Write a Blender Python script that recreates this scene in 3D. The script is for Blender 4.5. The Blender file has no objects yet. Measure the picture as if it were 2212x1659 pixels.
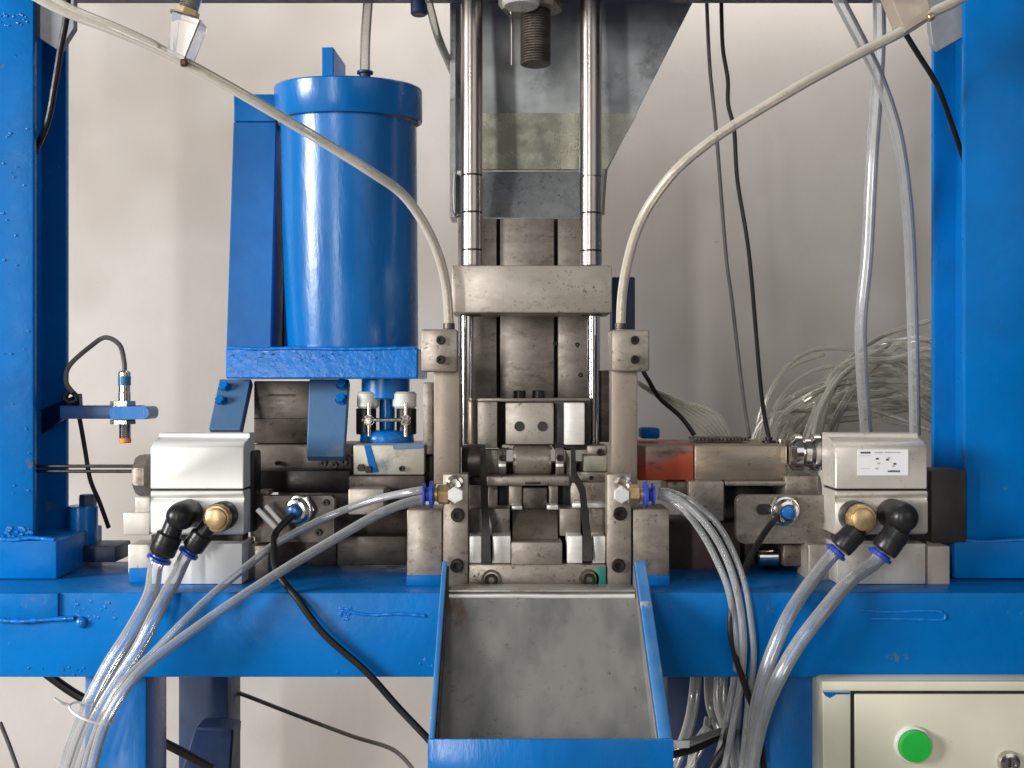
import bpy, bmesh, math, random
from mathutils import Vector, Matrix, noise
random.seed(7)
SC = bpy.context.scene
COL = SC.collection
# ------------------------------------------------------------------ camera, world, lights, exposure
F = 2364.0; D0 = 1.3; CX = 1106.0; CY = 829.5          # focal length in plan units, distance to the beam front
cam = bpy.data.cameras.new('camera'); cam.sensor_width = 36; cam.lens = F/2212*36
cam.clip_start = .02; cam.clip_end = 50
co = bpy.data.objects.new('camera', cam); COL.objects.link(co)
co.location = (0, -D0, 0); co.rotation_euler = (math.radians(90), 0, 0); SC.camera = co
w = bpy.data.worlds.new('World'); SC.world = w; w.use_nodes = True
nt = w.node_tree; bgn = nt.nodes['Background']
tc = nt.nodes.new('ShaderNodeTexCoord'); sx = nt.nodes.new('ShaderNodeSeparateXYZ')
rp = nt.nodes.new('ShaderNodeValToRGB'); mp = nt.nodes.new('ShaderNodeMapRange')
mp.inputs[1].default_value = -1; mp.inputs[2].default_value = 1
nt.links.new(tc.outputs['Generated'], sx.inputs[0]); nt.links.new(sx.outputs['Z'], mp.inputs[0])
nt.links.new(mp.outputs[0], rp.inputs[0]); nt.links.new(rp.outputs[0], bgn.inputs[0])
e = rp.color_ramp.elements
e[0].position = .3; e[0].color = (.10, .09, .08, 1); e[1].position = .8; e[1].color = (.75, .74, .74, 1)
el = e.new(.5); el.color = (.40, .37, .35, 1)
bgn.inputs[1].default_value = .17
def area(name, loc, target, sx_, sy_, power, col):
    l = bpy.data.lights.new(name, 'AREA'); l.shape = 'RECTANGLE'; l.size = sx_; l.size_y = sy_
    l.energy = power; l.color = col
    o = bpy.data.objects.new(name, l); COL.objects.link(o); o.location = loc
    o.rotation_euler = (Vector(target)-Vector(loc)).to_track_quat('-Z', 'Y').to_euler(); return o
area('window_light', (-1.35, -3.7, .35), (-.1, .2, 0), .19, 2.8, 54, (1, .985, .96))
area('side_window_light', (-4.1, -2.1, .7), (-.1, .4, 0), 1.4, 1.3, 300, (1, .98, .95))
area('added_fill_light', (2.0, -3.6, 1.1), (0, .2, 0), 2.6, 2.0, 20, (.97, .98, 1))  # added soft fill from front right, not a known source
area('ceiling_light', (.2, .45, .92), (.15, .78, .3), 1.3, .15, 5.0, (1, .95, .89))
SC.view_settings.view_transform = 'Standard'; SC.view_settings.look = 'None'
SC.view_settings.exposure = 0; SC.view_settings.gamma = 1
SC.cycles.transparent_max_bounces = 32; SC.cycles.max_bounces = 8
# ------------------------------------------------------------------ geometry helpers
def s_(Y): return (D0+Y)/F
def P(x, y, Y): return Vector(((x-CX)*s_(Y), Y, (CY-y)*s_(Y)))
def pz(y, Y): return (CY-y)*s_(Y)
def BM(): return bmesh.new()
def box(bm, x0, y0, x1, y1, Yf, Yb, bev=.0012):
    a = P(x0, y1, Yf); b = P(x1, y0, Yf)
    return wbox(bm, (a.x, Yf, a.z), (b.x, Yb, b.z), bev)
def wbox(bm, lo, hi, bev=.0012):
    vs = [bm.verts.new((x, y, z)) for x in (lo[0], hi[0]) for y in (lo[1], hi[1]) for z in (lo[2], hi[2])]
    fs = [(0,1,3,2), (4,6,7,5), (0,4,5,1), (2,3,7,6), (0,2,6,4), (1,5,7,3)]
    faces = [bm.faces.new([vs[i] for i in f]) for f in fs]
    if bev:
        b = min(bev, .3*min(abs(hi[i]-lo[i]) for i in range(3)))
        es = list({e for f in faces for e in f.edges})
        bmesh.ops.bevel(bm, geom=es, offset=b, segments=2, affect='EDGES', profile=.5)
    return bm
def prism(bm, pts, ext, bev=0.0008):
    n = len(pts); A = [bm.verts.new(p) for p in pts]; B = [bm.verts.new(Vector(p)+Vector(ext)) for p in pts]
    fs = [bm.faces.new(A), bm.faces.new(B[::-1])]
    for i in range(n): fs.append(bm.faces.new([A[i], B[i], B[(i+1) % n], A[(i+1) % n]]))
    if bev:
        es = list({e for f in fs for e in f.edges})
        bmesh.ops.bevel(bm, geom=es, offset=bev, segments=1, affect='EDGES')
    return bm
def prismx(bm, xa, xb, prof, bev=.0008):               # profile [(Y, Z)] drawn along X from xa to xb
    return prism(bm, [Vector((xa, a, b)) for a, b in prof], (xb-xa, 0, 0), bev)
def frame_of(d):
    d = Vector(d).normalized(); u = Vector((0, 0, 1)) if abs(d.z) < .9 else Vector((1, 0, 0))
    a = d.cross(u).normalized(); return a, d.cross(a).normalized(), d
def lathe(bm, o, d, prof, seg=32, rot=0):
    a, b, d = frame_of(d); o = Vector(o); rings = []
    for r, t in prof:
        if r < 1e-6: rings.append([bm.verts.new(o+d*t)])
        else: rings.append([bm.verts.new(o+d*t+(a*math.cos(rot+2*math.pi*i/seg)+b*math.sin(rot+2*math.pi*i/seg))*r) for i in range(seg)])
    for p, q in zip(rings, rings[1:]):
        for i in range(seg):
            j = (i+1) % seg
            if len(p) == 1 and len(q) == 1: continue
            if len(p) == 1: bm.faces.new([p[0], q[i], q[j]])
            elif len(q) == 1: bm.faces.new([p[i], q[0], p[j]])
            else: bm.faces.new([p[i], q[i], q[j], p[j]])
    return bm
def cyl(bm, a, b, r, seg=28, ch=.0008, rot=0):
    a = Vector(a); b = Vector(b); L = (b-a).length; ch = min(ch, r*.3, L*.3)
    return lathe(bm, a, b-a, [(0, 0), (r-ch, 0), (r, ch), (r, L-ch), (r-ch, L), (0, L)], seg, rot)
def smooth_path(pts, n=8):
    pts = [Vector(p) for p in pts]; out = []
    for i in range(len(pts)-1):
        p0 = pts[max(i-1, 0)]; p1 = pts[i]; p2 = pts[i+1]; p3 = pts[min(i+2, len(pts)-1)]
        for k in range(n):
            t = k/n
            out.append(.5*((2*p1)+(p2-p0)*t+(2*p0-5*p1+4*p2-p3)*t*t+(3*p1-p0-3*p2+p3)*t**3))
    out.append(pts[-1]); return out
def tube(bm, pts, r, seg=14, n=8, jit=0, smooth=True, radii=None, rot=0):
    c = smooth_path(pts, n) if smooth else [Vector(p) for p in pts]
    rings = []; prev = None; m = len(c)
    for i, p in enumerate(c):
        d = (c[min(i+1, m-1)]-c[max(i-1, 0)]).normalized()
        if prev is None: a, b, _ = frame_of(d)
        else:
            a = (prev-d*prev.dot(d)).normalized(); b = d.cross(a)
        prev = a
        rr = r if radii is None else r*(radii[0]+(radii[1]-radii[0])*i/(m-1))
        if jit: rr *= 1+jit*(1.3*noise.noise(p*110)+.22*math.sin(i*1.1))
        rings.append([bm.verts.new(p+(a*math.cos(rot+2*math.pi*k/seg)+b*math.sin(rot+2*math.pi*k/seg))*rr) for k in range(seg)])
    for p, q in zip(rings, rings[1:]):
        for k in range(seg): bm.faces.new([p[k], q[k], q[(k+1) % seg], p[(k+1) % seg]])
    bm.faces.new(rings[0][::-1]); bm.faces.new(rings[-1]); return bm
def route(l):                                         # [(x, y, Y)] plan points -> world
    return [P(*p) for p in l]
def fin(bm, ang=34):
    bmesh.ops.recalc_face_normals(bm, faces=bm.faces)
    for f in bm.faces: f.smooth = True
    for e in bm.edges:
        if len(e.link_faces) == 2 and e.calc_face_angle(0) > math.radians(ang): e.smooth = False
def rootloc(o):
    while o.parent: o = o.parent
    return Vector(o.location)
def part(name, bm, m, parent, label=None, ang=34, kind=None):
    fin(bm, ang); bm.transform(Matrix.Translation(-rootloc(parent)))
    me = bpy.data.meshes.new(name); bm.to_mesh(me); bm.free(); me.materials.append(m)
    o = bpy.data.objects.new(name, me); COL.objects.link(o); o.parent = parent
    if label: o['label'] = label
    if kind: o['kind'] = kind
    return o
def thing(name, label, cat, loc=(0, 0, 0), group=None):
    o = bpy.data.objects.new(name, None); COL.objects.link(o); o.location = loc; o.empty_display_size = .02
    o['label'] = label; o['category'] = cat
    if group: o['group'] = group
    return o
def solo(name, bm, m, label, cat, group=None, kind=None, ang=34):
    fin(bm, ang); xs = [v.co for v in bm.verts]
    c = Vector([(min(v[i] for v in xs)+max(v[i] for v in xs))/2 for i in range(3)])
    bm.transform(Matrix.Translation(-c)); me = bpy.data.meshes.new(name); bm.to_mesh(me); bm.free(); me.materials.append(m)
    o = bpy.data.objects.new(name, me); COL.objects.link(o); o.location = c
    if label: o['label'] = label
    if cat: o['category'] = cat
    if group: o['group'] = group
    if kind: o['kind'] = kind
    return o
# ------------------------------------------------------------------ materials
def mat(name, c1, c2=None, metal=0, rough=(.4, .5), ns=25, stretch=(1, 1, 1), bump=.1, bs=200, spot=None, spots=(9, .62, .68),
        spec=.5, blotch=None, emit=None, bdist=.001, coat=0, drops=0, pit=None):
    m = bpy.data.materials.new(name); m.use_nodes = True; t = m.node_tree; N = t.nodes; L = t.links
    b = N['Principled BSDF']; c2 = c2 or c1
    tc = N.new('ShaderNodeTexCoord'); oi = N.new('ShaderNodeObjectInfo'); mp = N.new('ShaderNodeMapping')
    mul = N.new('ShaderNodeMath'); mul.operation = 'MULTIPLY'; mul.inputs[1].default_value = 7.3
    L.new(oi.outputs['Random'], mul.inputs[0]); L.new(mul.outputs[0], mp.inputs['Location'])
    mp.inputs['Scale'].default_value = stretch; L.new(tc.outputs['Object'], mp.inputs[0])
    def nz(scale, det=5, src=mp.outputs[0], r=.6):
        n = N.new('ShaderNodeTexNoise'); n.inputs['Scale'].default_value = scale; n.inputs['Detail'].default_value = det
        n.inputs['Roughness'].default_value = r; L.new(src, n.inputs['Vector']); return n.outputs['Fac']
    def rng(src, a, b_, c=0, d=1):
        r = N.new('ShaderNodeMapRange'); r.inputs[1].default_value = a; r.inputs[2].default_value = b_
        r.inputs[3].default_value = c; r.inputs[4].default_value = d; L.new(src, r.inputs[0]); return r.outputs[0]
    def mix(f, A, B):
        x = N.new('ShaderNodeMix'); x.data_type = 'RGBA'; L.new(f, x.inputs[0])
        for v, i in ((A, 6), (B, 7)):
            if isinstance(v, tuple): x.inputs[i].default_value = (*v, 1)
            else: L.new(v, x.inputs[i])
        return x.outputs[2]
    n1 = nz(ns); col = mix(rng(n1, .34, .66), c1, c2)
    if blotch:
        col = mix(rng(nz(blotch[1], 3), .45, .7, 0, blotch[2] if len(blotch) > 2 else .8), col, blotch[0])
    off = N.new('ShaderNodeVectorMath'); off.operation = 'ADD'; off.inputs[1].default_value = (3.1, 1.7, 9.2); L.new(mp.outputs[0], off.inputs[0])
    ro = rng(nz(ns*2.3, 4, off.outputs[0]), .3, .7, *rough)
    if spot:
        sf = rng(nz(spots[0], 7, off.outputs[0], .7), spots[1], spots[2]); col = mix(sf, col, spot)
    if pit:
        pf = rng(nz(pit[1], 3, tc.outputs['Object'], .75), pit[2], pit[3]); gate2 = rng(nz(pit[1]*.16, 3, off.outputs[0]), .40, .60)
        pm_ = N.new('ShaderNodeMath'); pm_.operation = 'MULTIPLY'; L.new(pf, pm_.inputs[0]); L.new(gate2, pm_.inputs[1])
        col = mix(pm_.outputs[0], col, pit[0])
    L.new(col, b.inputs['Base Color']); L.new(ro, b.inputs['Roughness'])
    b.inputs['Metallic'].default_value = metal; b.inputs['Specular IOR Level'].default_value = spec
    b.inputs['Coat Weight'].default_value = coat
    if bump:
        bp = N.new('ShaderNodeBump'); bp.inputs['Strength'].default_value = bump; bp.inputs['Distance'].default_value = bdist
        h = nz(bs, 3)
        if drops:
            v = N.new('ShaderNodeTexVoronoi'); v.inputs['Scale'].default_value = drops; L.new(tc.outputs['Object'], v.inputs['Vector'])
            v.inputs['Randomness'].default_value = 1
            dr = rng(v.outputs['Distance'], .0, .22, 1.6, 0); a = N.new('ShaderNodeMath'); a.operation = 'ADD'
            gate = rng(nz(14, 2, off.outputs[0]), .58, .64); g = N.new('ShaderNodeMath'); g.operation = 'MULTIPLY'
            L.new(dr, g.inputs[0]); L.new(gate, g.inputs[1]); L.new(h, a.inputs[0]); L.new(g.outputs[0], a.inputs[1]); h = a.outputs[0]
        L.new(h, bp.inputs['Height']); L.new(bp.outputs[0], b.inputs['Normal'])
    m.diffuse_color = (*c1, 1)
    return m
def clear(name, tint, body, lo, hi, rough=.12, blend=.35):
    m = bpy.data.materials.new(name); m.use_nodes = True; t = m.node_tree; N = t.nodes; L = t.links
    b = N['Principled BSDF']; out = N['Material Output']
    b.inputs['Base Color'].default_value = (*body, 1); b.inputs['Roughness'].default_value = rough
    tr = N.new('ShaderNodeBsdfTransparent'); tr.inputs[0].default_value = (*tint, 1)
    lw = N.new('ShaderNodeLayerWeight'); lw.inputs[0].default_value = blend
    r = N.new('ShaderNodeMapRange'); r.inputs[3].default_value = lo; r.inputs[4].default_value = hi; L.new(lw.outputs['Facing'], r.inputs[0])
    tc = N.new('ShaderNodeTexCoord'); nz = N.new('ShaderNodeTexNoise'); nz.inputs['Scale'].default_value = 60
    L.new(tc.outputs['Object'], nz.inputs['Vector']); ad = N.new('ShaderNodeMath'); ad.operation = 'MULTIPLY_ADD'
    ad.inputs[1].default_value = .12; L.new(nz.outputs['Fac'], ad.inputs[0])
    sub = N.new('ShaderNodeMath'); sub.operation = 'SUBTRACT'; sub.inputs[1].default_value = .06; L.new(r.outputs[0], sub.inputs[0])
    L.new(sub.outputs[0], ad.inputs[2]); cl = N.new('ShaderNodeClamp'); L.new(ad.outputs[0], cl.inputs[0])
    mx = N.new('ShaderNodeMixShader'); L.new(cl.outputs[0], mx.inputs[0]); L.new(tr.outputs[0], mx.inputs[1]); L.new(b.outputs[0], mx.inputs[2])
    gl = N.new('ShaderNodeBsdfGlossy'); gl.inputs['Roughness'].default_value = .17; fr = N.new('ShaderNodeFresnel'); fr.inputs[0].default_value = 1.5
    m2 = N.new('ShaderNodeMixShader'); L.new(fr.outputs[0], m2.inputs[0]); L.new(mx.outputs[0], m2.inputs[1]); L.new(gl.outputs[0], m2.inputs[2])
    L.new(m2.outputs[0], out.inputs['Surface']); return m
BLUE = mat('blue_gloss_paint', (.0, .152, .49), (.0, .132, .42), 0, (.24, .42), 14, bump=.4, bs=75, spec=.13, blotch=((.006, .11, .34), 5, .8),
           spot=(.10, .13, .17), spots=(26, .665, .69), bdist=.001, drops=70)
BLUEP = mat('blue_paint_smooth', (.0, .150, .49), (.0, .128, .41), 0, (.19, .36), 10, stretch=(1, 1, .3), bump=.34, bs=110, spec=.45, bdist=.001,
            blotch=((.005, .10, .31), 9, .9), spot=(.06, .10, .16), spots=(30, .66, .69))
BLUEW = mat('blue_paint_welded', (.0, .16, .56), (.002, .125, .44), 0, (.2, .32), 40, bump=.45, bs=110, spec=.45, bdist=.0016, drops=90)
BLUED = mat('blue_paint_dusty', (.06, .15, .30), (.08, .16, .28), 0, (.45, .6), 30, bump=.2, bs=200, spot=(.22, .2, .18), spots=(14, .6, .72))
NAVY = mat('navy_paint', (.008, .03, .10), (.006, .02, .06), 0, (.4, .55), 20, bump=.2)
STEEL = mat('ground_steel', pit=((.10, .08, .065), 190, .56, .68), c1=(.36, .31, .262), c2=(.29, .248, .208), metal=.62, rough=(.30, .42), ns=60, stretch=(1, 1, 1.6), bump=.08, bs=320,
            spot=(.24, .20, .165), spots=(30, .58, .74), blotch=((.44, .39, .335), 22, .6))
STEELH = mat('worn_steel_bar', pit=((.10, .085, .07), 150, .56, .68), c1=(.43, .38, .325), c2=(.34, .30, .255), metal=.55, rough=(.34, .48), ns=40, stretch=(.8, 1, 1.6), bump=.12, bs=260,
             spot=(.22, .185, .155), spots=(34, .62, .72), blotch=((.54, .495, .435), 20, .7))
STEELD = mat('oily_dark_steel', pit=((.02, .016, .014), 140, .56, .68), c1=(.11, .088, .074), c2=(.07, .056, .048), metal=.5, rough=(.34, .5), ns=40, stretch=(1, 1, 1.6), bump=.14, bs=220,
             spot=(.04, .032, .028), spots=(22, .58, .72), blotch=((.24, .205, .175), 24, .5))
STEELM = mat('brown_machined_steel', pit=((.06, .048, .04), 170, .56, .68), c1=(.29, .252, .215), c2=(.215, .185, .157), metal=.6, rough=(.32, .46), ns=45, stretch=(.8, 1, 1.8), bump=.12, bs=240,
             spot=(.12, .095, .078), spots=(26, .58, .74), blotch=((.40, .355, .31), 24, .5))
TANS = mat('tan_ground_steel', pit=((.15, .12, .095), 220, .56, .68), c1=(.31, .255, .205), c2=(.26, .215, .175), metal=.45, rough=(.36, .46), ns=40, stretch=(2, 1, .5), bump=.06, bs=260, spot=(.2, .165, .135), spots=(30, .62, .74))
STEELO2 = mat('oiled_steel_shade_darkened', pit=((.04, .032, .026), 150, .56, .68), c1=(.135, .11, .09), c2=(.10, .082, .067), metal=.5, rough=(.34, .5), ns=35, stretch=(.7, 1, 1.8), bump=.12, bs=220,
              spot=(.07, .055, .045), spots=(20, .6, .72), blotch=((.19, .165, .14), 22, .5))  # oily steel darkened further, the slide recess shade is in its colour
STEELR = mat('red_stained_steel', (.24, .175, .14), (.19, .125, .095), .4, (.32, .48), 18, stretch=(.6, 1, 1.6), bump=.15, bs=200,
             spot=(.08, .06, .05), spots=(17, .56, .66), blotch=((.46, .085, .04), 11, 1.9))
STEELO = mat('heat_tinted_steel', pit=((.07, .06, .055), 150, .56, .68), c1=(.30, .235, .17), c2=(.22, .19, .175), metal=.7, rough=(.25, .4), ns=18, stretch=(.5, 1, 3), bump=.15, bs=200,
             blotch=((.36, .27, .16), 10, .8), spot=(.09, .085, .09), spots=(12, .6, .7))
CHROME = mat('polished_rod_steel', (.62, .585, .56), (.55, .52, .50), 1, (.10, .2), 60, stretch=(1, 1, .2), bump=.03, bs=300)
RODS = mat('ground_rod_steel', (.44, .39, .36), (.37, .325, .30), 1, (.24, .36), 30, stretch=(1, 1, .15), bump=.05, bs=300)
BLACKO = mat('black_oxide_steel', (.016, .013, .012), (.028, .024, .021), .5, (.28, .45), 60, bump=.12)
DARK = mat('recess_shade_and_grease', (.012, .010, .009), (.02, .017, .015), 0, (.35, .6), 60, bump=.2)  # near-black for greasy black parts, and for shade painted into gaps and slots
ALU = mat('pale_anodised_aluminium', (.72, .72, .685), (.67, .67, .635), .1, (.32, .42), 20, stretch=(1, 1, .3), bump=.04, bs=400,
          spot=(.45, .41, .35), spots=(24, .66, .74))
ALU2 = mat('satin_beige_aluminium', pit=((.34, .29, .23), 170, .56, .68), c1=(.58, .54, .48), c2=(.51, .475, .42), metal=.25, rough=(.32, .45), ns=20, stretch=(1, 1, .3), bump=.05, bs=400,
           spot=(.4, .34, .27), spots=(20, .66, .74))
ALUB = mat('milled_bright_insert', (.80, .77, .73), (.70, .67, .63), .35, (.3, .42), 50, stretch=(1, 1, 5), bump=.08, bs=300)
BRASS = mat('scratched_brass', (.62, .45, .24), (.48, .34, .17), .8, (.3, .46), 90, bump=.16, bs=260, spot=(.35, .2, .07), spots=(40, .62, .7))
PLB = mat('black_fitting_plastic', (.013, .013, .014), (.018, .018, .019), 0, (.26, .38), 60, bump=.08, bs=400, spec=.3)
PLBL = mat('blue_collar_plastic', (.02, .05, .34), (.03, .07, .42), 0, (.25, .4), 60, bump=.05)
RUB = mat('black_cable_rubber', (.010, .0095, .0095), (.015, .014, .014), 0, (.35, .5), 60, bump=.1, spec=.3)
RUBG = mat('grey_cable_sheath', (.11, .10, .10), (.08, .072, .07), 0, (.4, .5), 60, bump=.1)
CREAM = mat('beige_enamel', (.69, .67, .53), (.64, .62, .49), 0, (.3, .45), 8, bump=.1, bs=300, blotch=((.52, .49, .39), 6, .6), spot=(.35, .33, .27), spots=(30, .68, .74))
GREEN = mat('green_button_plastic', (.012, .50, .05), (.015, .42, .05), 0, (.3, .4), 30, bump=.1, bs=300, coat=.3)
WHITEP = mat('white_plastic', (.8, .79, .77), None, 0, (.3, .4), 30, bump=.05)
WSEAL = mat('white_seal_ring', (.62, .63, .58), (.5, .5, .44), 0, (.3, .5), 60, bump=.3, bs=160, spot=(.3, .26, .2), spots=(40, .6, .7))
ORANGE = mat('orange_sensor_cap', (.85, .28, .05), None, 0, (.35, .45), 30, bump=.05)
NICKEL = mat('nickel_plate', (.70, .66, .60), (.6, .56, .5), 1, (.14, .26), 60, bump=.06)
WHEX = mat('bright_plated_hex', (.86, .85, .82), (.78, .77, .74), .4, (.25, .35), 60, bump=.06)
GALV = mat('galvanised_sheet', pit=((.18, .18, .18), 180, .56, .68), c1=(.46, .48, .49), c2=(.36, .38, .39), metal=.6, rough=(.28, .42), ns=70, bump=.06, bs=220,
           spot=(.20, .19, .17), spots=(11, .62, .72), blotch=((.5, .52, .53), 26, .7))
GALVD = mat('galvanised_sheet_dark_reflection', (.38, .40, .40), (.28, .30, .305), .6, (.34, .46), 26, bump=.07, bs=220,
            spot=(.09, .09, .085), spots=(7, .58, .72), blotch=((.55, .58, .58), 9, 1.2))  # darker stained zinc stands in for the sheet's dark reflections
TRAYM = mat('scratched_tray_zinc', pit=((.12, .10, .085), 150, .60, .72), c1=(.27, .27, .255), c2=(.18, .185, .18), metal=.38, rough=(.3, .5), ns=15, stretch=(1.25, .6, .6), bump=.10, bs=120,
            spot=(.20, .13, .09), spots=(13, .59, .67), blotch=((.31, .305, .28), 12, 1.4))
TRAYB = mat('chipped_blue_edge', (.03, .17, .46), (.07, .22, .46), 0, (.3, .5), 30, bump=.3, bs=150, spot=(.42, .44, .40), spots=(24, .61, .66))
WALL = mat('painted_plaster', (.53, .498, .475), (.47, .435, .405), 0, (.8, .9), 2.6, bump=.3, bs=38, bdist=.002,
           blotch=((.375, .33, .29), 1.9, 1.0), spot=(.28, .23, .19), spots=(18, .70, .73))
FLOORM = mat('dusty_concrete', (.22, .2, .18), (.17, .155, .14), 0, (.7, .9), 4, bump=.3, bs=60)
PAPER = mat('label_paper', (.80, .79, .80), (.76, .75, .77), 0, (.35, .45), 30, bump=0)
INK = mat('label_ink', (.07, .07, .08), None, 0, (.5, .5), 30, bump=0)
INKG = mat('faint_label_ink', (.42, .43, .43), None, 0, (.5, .5), 30, bump=0)
CLR = clear('clear_tube', (.97, .98, .99), (.88, .90, .91), .10, .72, .07)
CLRD = clear('smoky_tube', (.88, .87, .84), (.58, .56, .52), .22, .65)
CRT = clear('cream_feed_hose', (.95, .91, .83), (.88, .83, .74), .28, .98, .2, .5)
CRY = clear('yellowed_tube', (.96, .95, .90), (.82, .80, .71), .13, .75)
ACR = clear('clear_acrylic', (.97, .95, .93), (.80, .76, .74), .20, .55, .05)
# ------------------------------------------------------------------ small shared pieces
def screw(parent, x, y, Y, rpx, m=BLACKO, name='socket_screw', h=.006):
    r = rpx*s_(Y); bm = BM()
    lathe(bm, P(x, y, Y+.001), (0, -1, 0), [(0, -.001), (r, -.001), (r, h*.8), (r*.88, h), (r*.5, h), (r*.5, h*.35), (0, h*.3)], 20)
    return part(name, bm, m, parent)
def hexbolt(parent, a, d, r, h, m, name='bolt', seg=6):
    bm = BM(); lathe(bm, a, d, [(0, 0), (r*1.25, 0), (r*1.25, h*.18)], 24); lathe(bm, a, d, [(r, h*.18), (r, h*.9), (r*.86, h), (0, h)], seg)
    return part(name, bm, m, parent)
def spatter(bm, x0, y0, x1, y1, Y, n, r0=.0012, r1=.0035, seedv=0):
    rnd = random.Random(seedv)
    for i in range(n):
        p = P(rnd.uniform(x0, x1), rnd.uniform(y0, y1), Y); r = rnd.uniform(r0, r1)
        bmesh.ops.create_icosphere(bm, subdivisions=1, radius=r, matrix=Matrix.Translation(p) @ Matrix.Diagonal((rnd.uniform(.8, 1.6), .35, 1, 1)))
def weld(parent, pts, r, m=BLUEW, name='weld_bead'):
    bm = BM(); tube(bm, pts, r, 10, 14, jit=.28); return part(name, bm, m, parent, ang=80)

# ================================================================== THE SETTING
bm = BM(); wbox(bm, (-2.6, .78, -.95), (2.6, .90, 1.5), 0)
wl = solo('wall', bm, WALL, 'pale plaster workshop wall behind the machine', None, kind='structure')
bm = BM(); wbox(bm, (-2.6, -2.2, -1.0), (2.6, .90, -.95), 0)
fl = solo('floor', bm, FLOORM, 'grey concrete floor under the machine', None, kind='structure')

# ================================================================== BLUE MACHINE FRAME
fr = thing('machine_frame', 'large blue painted steel press frame with two uprights and a wide beam', 'machine frame', (0, .1, -.95))
def hpost(xin, side, ytop=-260, ybot=1168):
    Yf, Yb = .10, .214; xi = (xin-CX)*s_(Yf); xo = xi+side*.115; t = .011
    z0 = pz(ybot, Yf); z1 = pz(ytop, Yf); bm = BM()
    lo, hi = min(xi, xo), max(xi, xo)
    wbox(bm, (lo, Yf, z0), (hi, Yf+t, z1), .0022)
    wbox(bm, (lo, Yb-t, z0), (hi, Yb, z1), .0022)
    wx = xi+side*.034
    wbox(bm, (wx-.004, Yf+t-.001, z0), (wx+.004, Yb-t+.001, z1), 0)
    return bm
pl = part('post', hpost(72, -1), BLUE, fr); pr = part('post', hpost(2084, 1), BLUE, fr)
bm = BM(); wbox(bm, (-.80, .0, pz(1280, 0)-.101), (.80, .23, pz(1280, 0)), .003); mb = part('main_beam', bm, BLUE, fr)
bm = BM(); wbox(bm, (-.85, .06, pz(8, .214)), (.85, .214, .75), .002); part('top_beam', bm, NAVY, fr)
# feet of the uprights
bm = BM(); box(bm, -60, 1168, 122, 1251, .085, .24, .002); part('foot_block', bm, BLUE, pl)
bm = BM(); box(bm, 2062, 1170, 2260, 1250, .085, .24, .002); part('foot_block', bm, BLUE, pr)
weld(pl, route([(-10, 1163, .088), (30, 1166, .086), (70, 1162, .088), (118, 1167, .088)]), .003)
weld(pr, route([(2080, 1168, .09), (2130, 1170, .088), (2200, 1167, .088), (2240, 1168, .088)]), .003)
bm = BM(); spatter(bm, 0, 1140, 70, 1165, .099, 26, seedv=3); spatter(bm, 4, 200, 66, 1100, .0985, 26, .0007, .0018, 4); spatter(bm, 0, 28, 62, 56, .099, 16, .0008, .002, 5)
part('weld_spatter', bm, BLUEW, pl, kind='stuff')
# overlay plate, welds and drips on the beam front
bm = BM(); box(bm, -60, 1282, 125, 1338, -.004, .001, .001); part('overlay_plate', bm, BLUE, mb)
weld(mb, route([(-20, 1338, -.003), (40, 1342, -.005), (90, 1339, -.003), (160, 1335, -.003)]), .0028)
weld(mb, route([(735, 1318, .0), (800, 1328, .0005), (860, 1326, 0), (918, 1330, 0)]), .0022)
weld(mb, route([(1858, 1318, 0), (1920, 1322, .0005), (1980, 1320, 0), (2034, 1322, 0), (2038, 1338, 0), (1990, 1338, .0005), (1880, 1336, 0)]), .0018)
bm = BM(); spatter(bm, 160, 1290, 250, 1350, 0, 30, .001, .0028, 8); spatter(bm, 735, 1312, 760, 1345, -.0005, 16, .001, .003, 9)
spatter(bm, 60, 1440, 260, 1462, -.0005, 14, .0008, .002, 10); spatter(bm, 905, 1408, 935, 1440, 0, 5, .001, .003, 11)
part('weld_spatter', bm, BLUEW, mb, kind='stuff')
bm = BM(); lathe(bm, P(177, 1344, 0), (0, -1, 0), [(0, 0), (.007, 0), (.0065, .003), (.004, .0055), (.0, .0065)], 14); part('tack_weld', bm, BLUEW, mb)
# legs under the beam
def leg(x0, x1, Yf, Yb, m):
    a = P(x0, 1470, Yf); b = P(x1, 1470, Yf); bm = BM(); wbox(bm, (a.x, Yf, -.95), (b.x, Yb, pz(1280, 0)-.100), .003); return part('leg', bm, m, fr)
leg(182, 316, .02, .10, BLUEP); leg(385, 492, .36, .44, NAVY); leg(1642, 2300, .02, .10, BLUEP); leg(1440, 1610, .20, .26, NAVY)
# corner braces at the top
for sgn, q in ((-1, [(57, -20), (66, 70), (128, 110), (160, 60), (160, -20)]), (1, [(2000, -20), (2015, 95), (2030, 108), (2100, 70), (2110, -20)])):
    bm = BM(); prism(bm, [P(x, y, .115) for x, y in q], (0, .012, 0)); part('corner_brace', bm, mat('grey_primer_%d' % (sgn+1), (.28, .29, .31), (.2, .21, .24), .2, (.5, .6), 20, bump=.2), fr)
# navy rear upright seen behind the right guide block
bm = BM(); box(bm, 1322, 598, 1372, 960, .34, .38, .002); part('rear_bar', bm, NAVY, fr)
# small studs hanging from the top beam
bm = BM(); cyl(bm, P(905, -20, .2), P(905, 33, .2), .0115, 20, .002); part('stud', bm, NAVY, fr)

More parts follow.
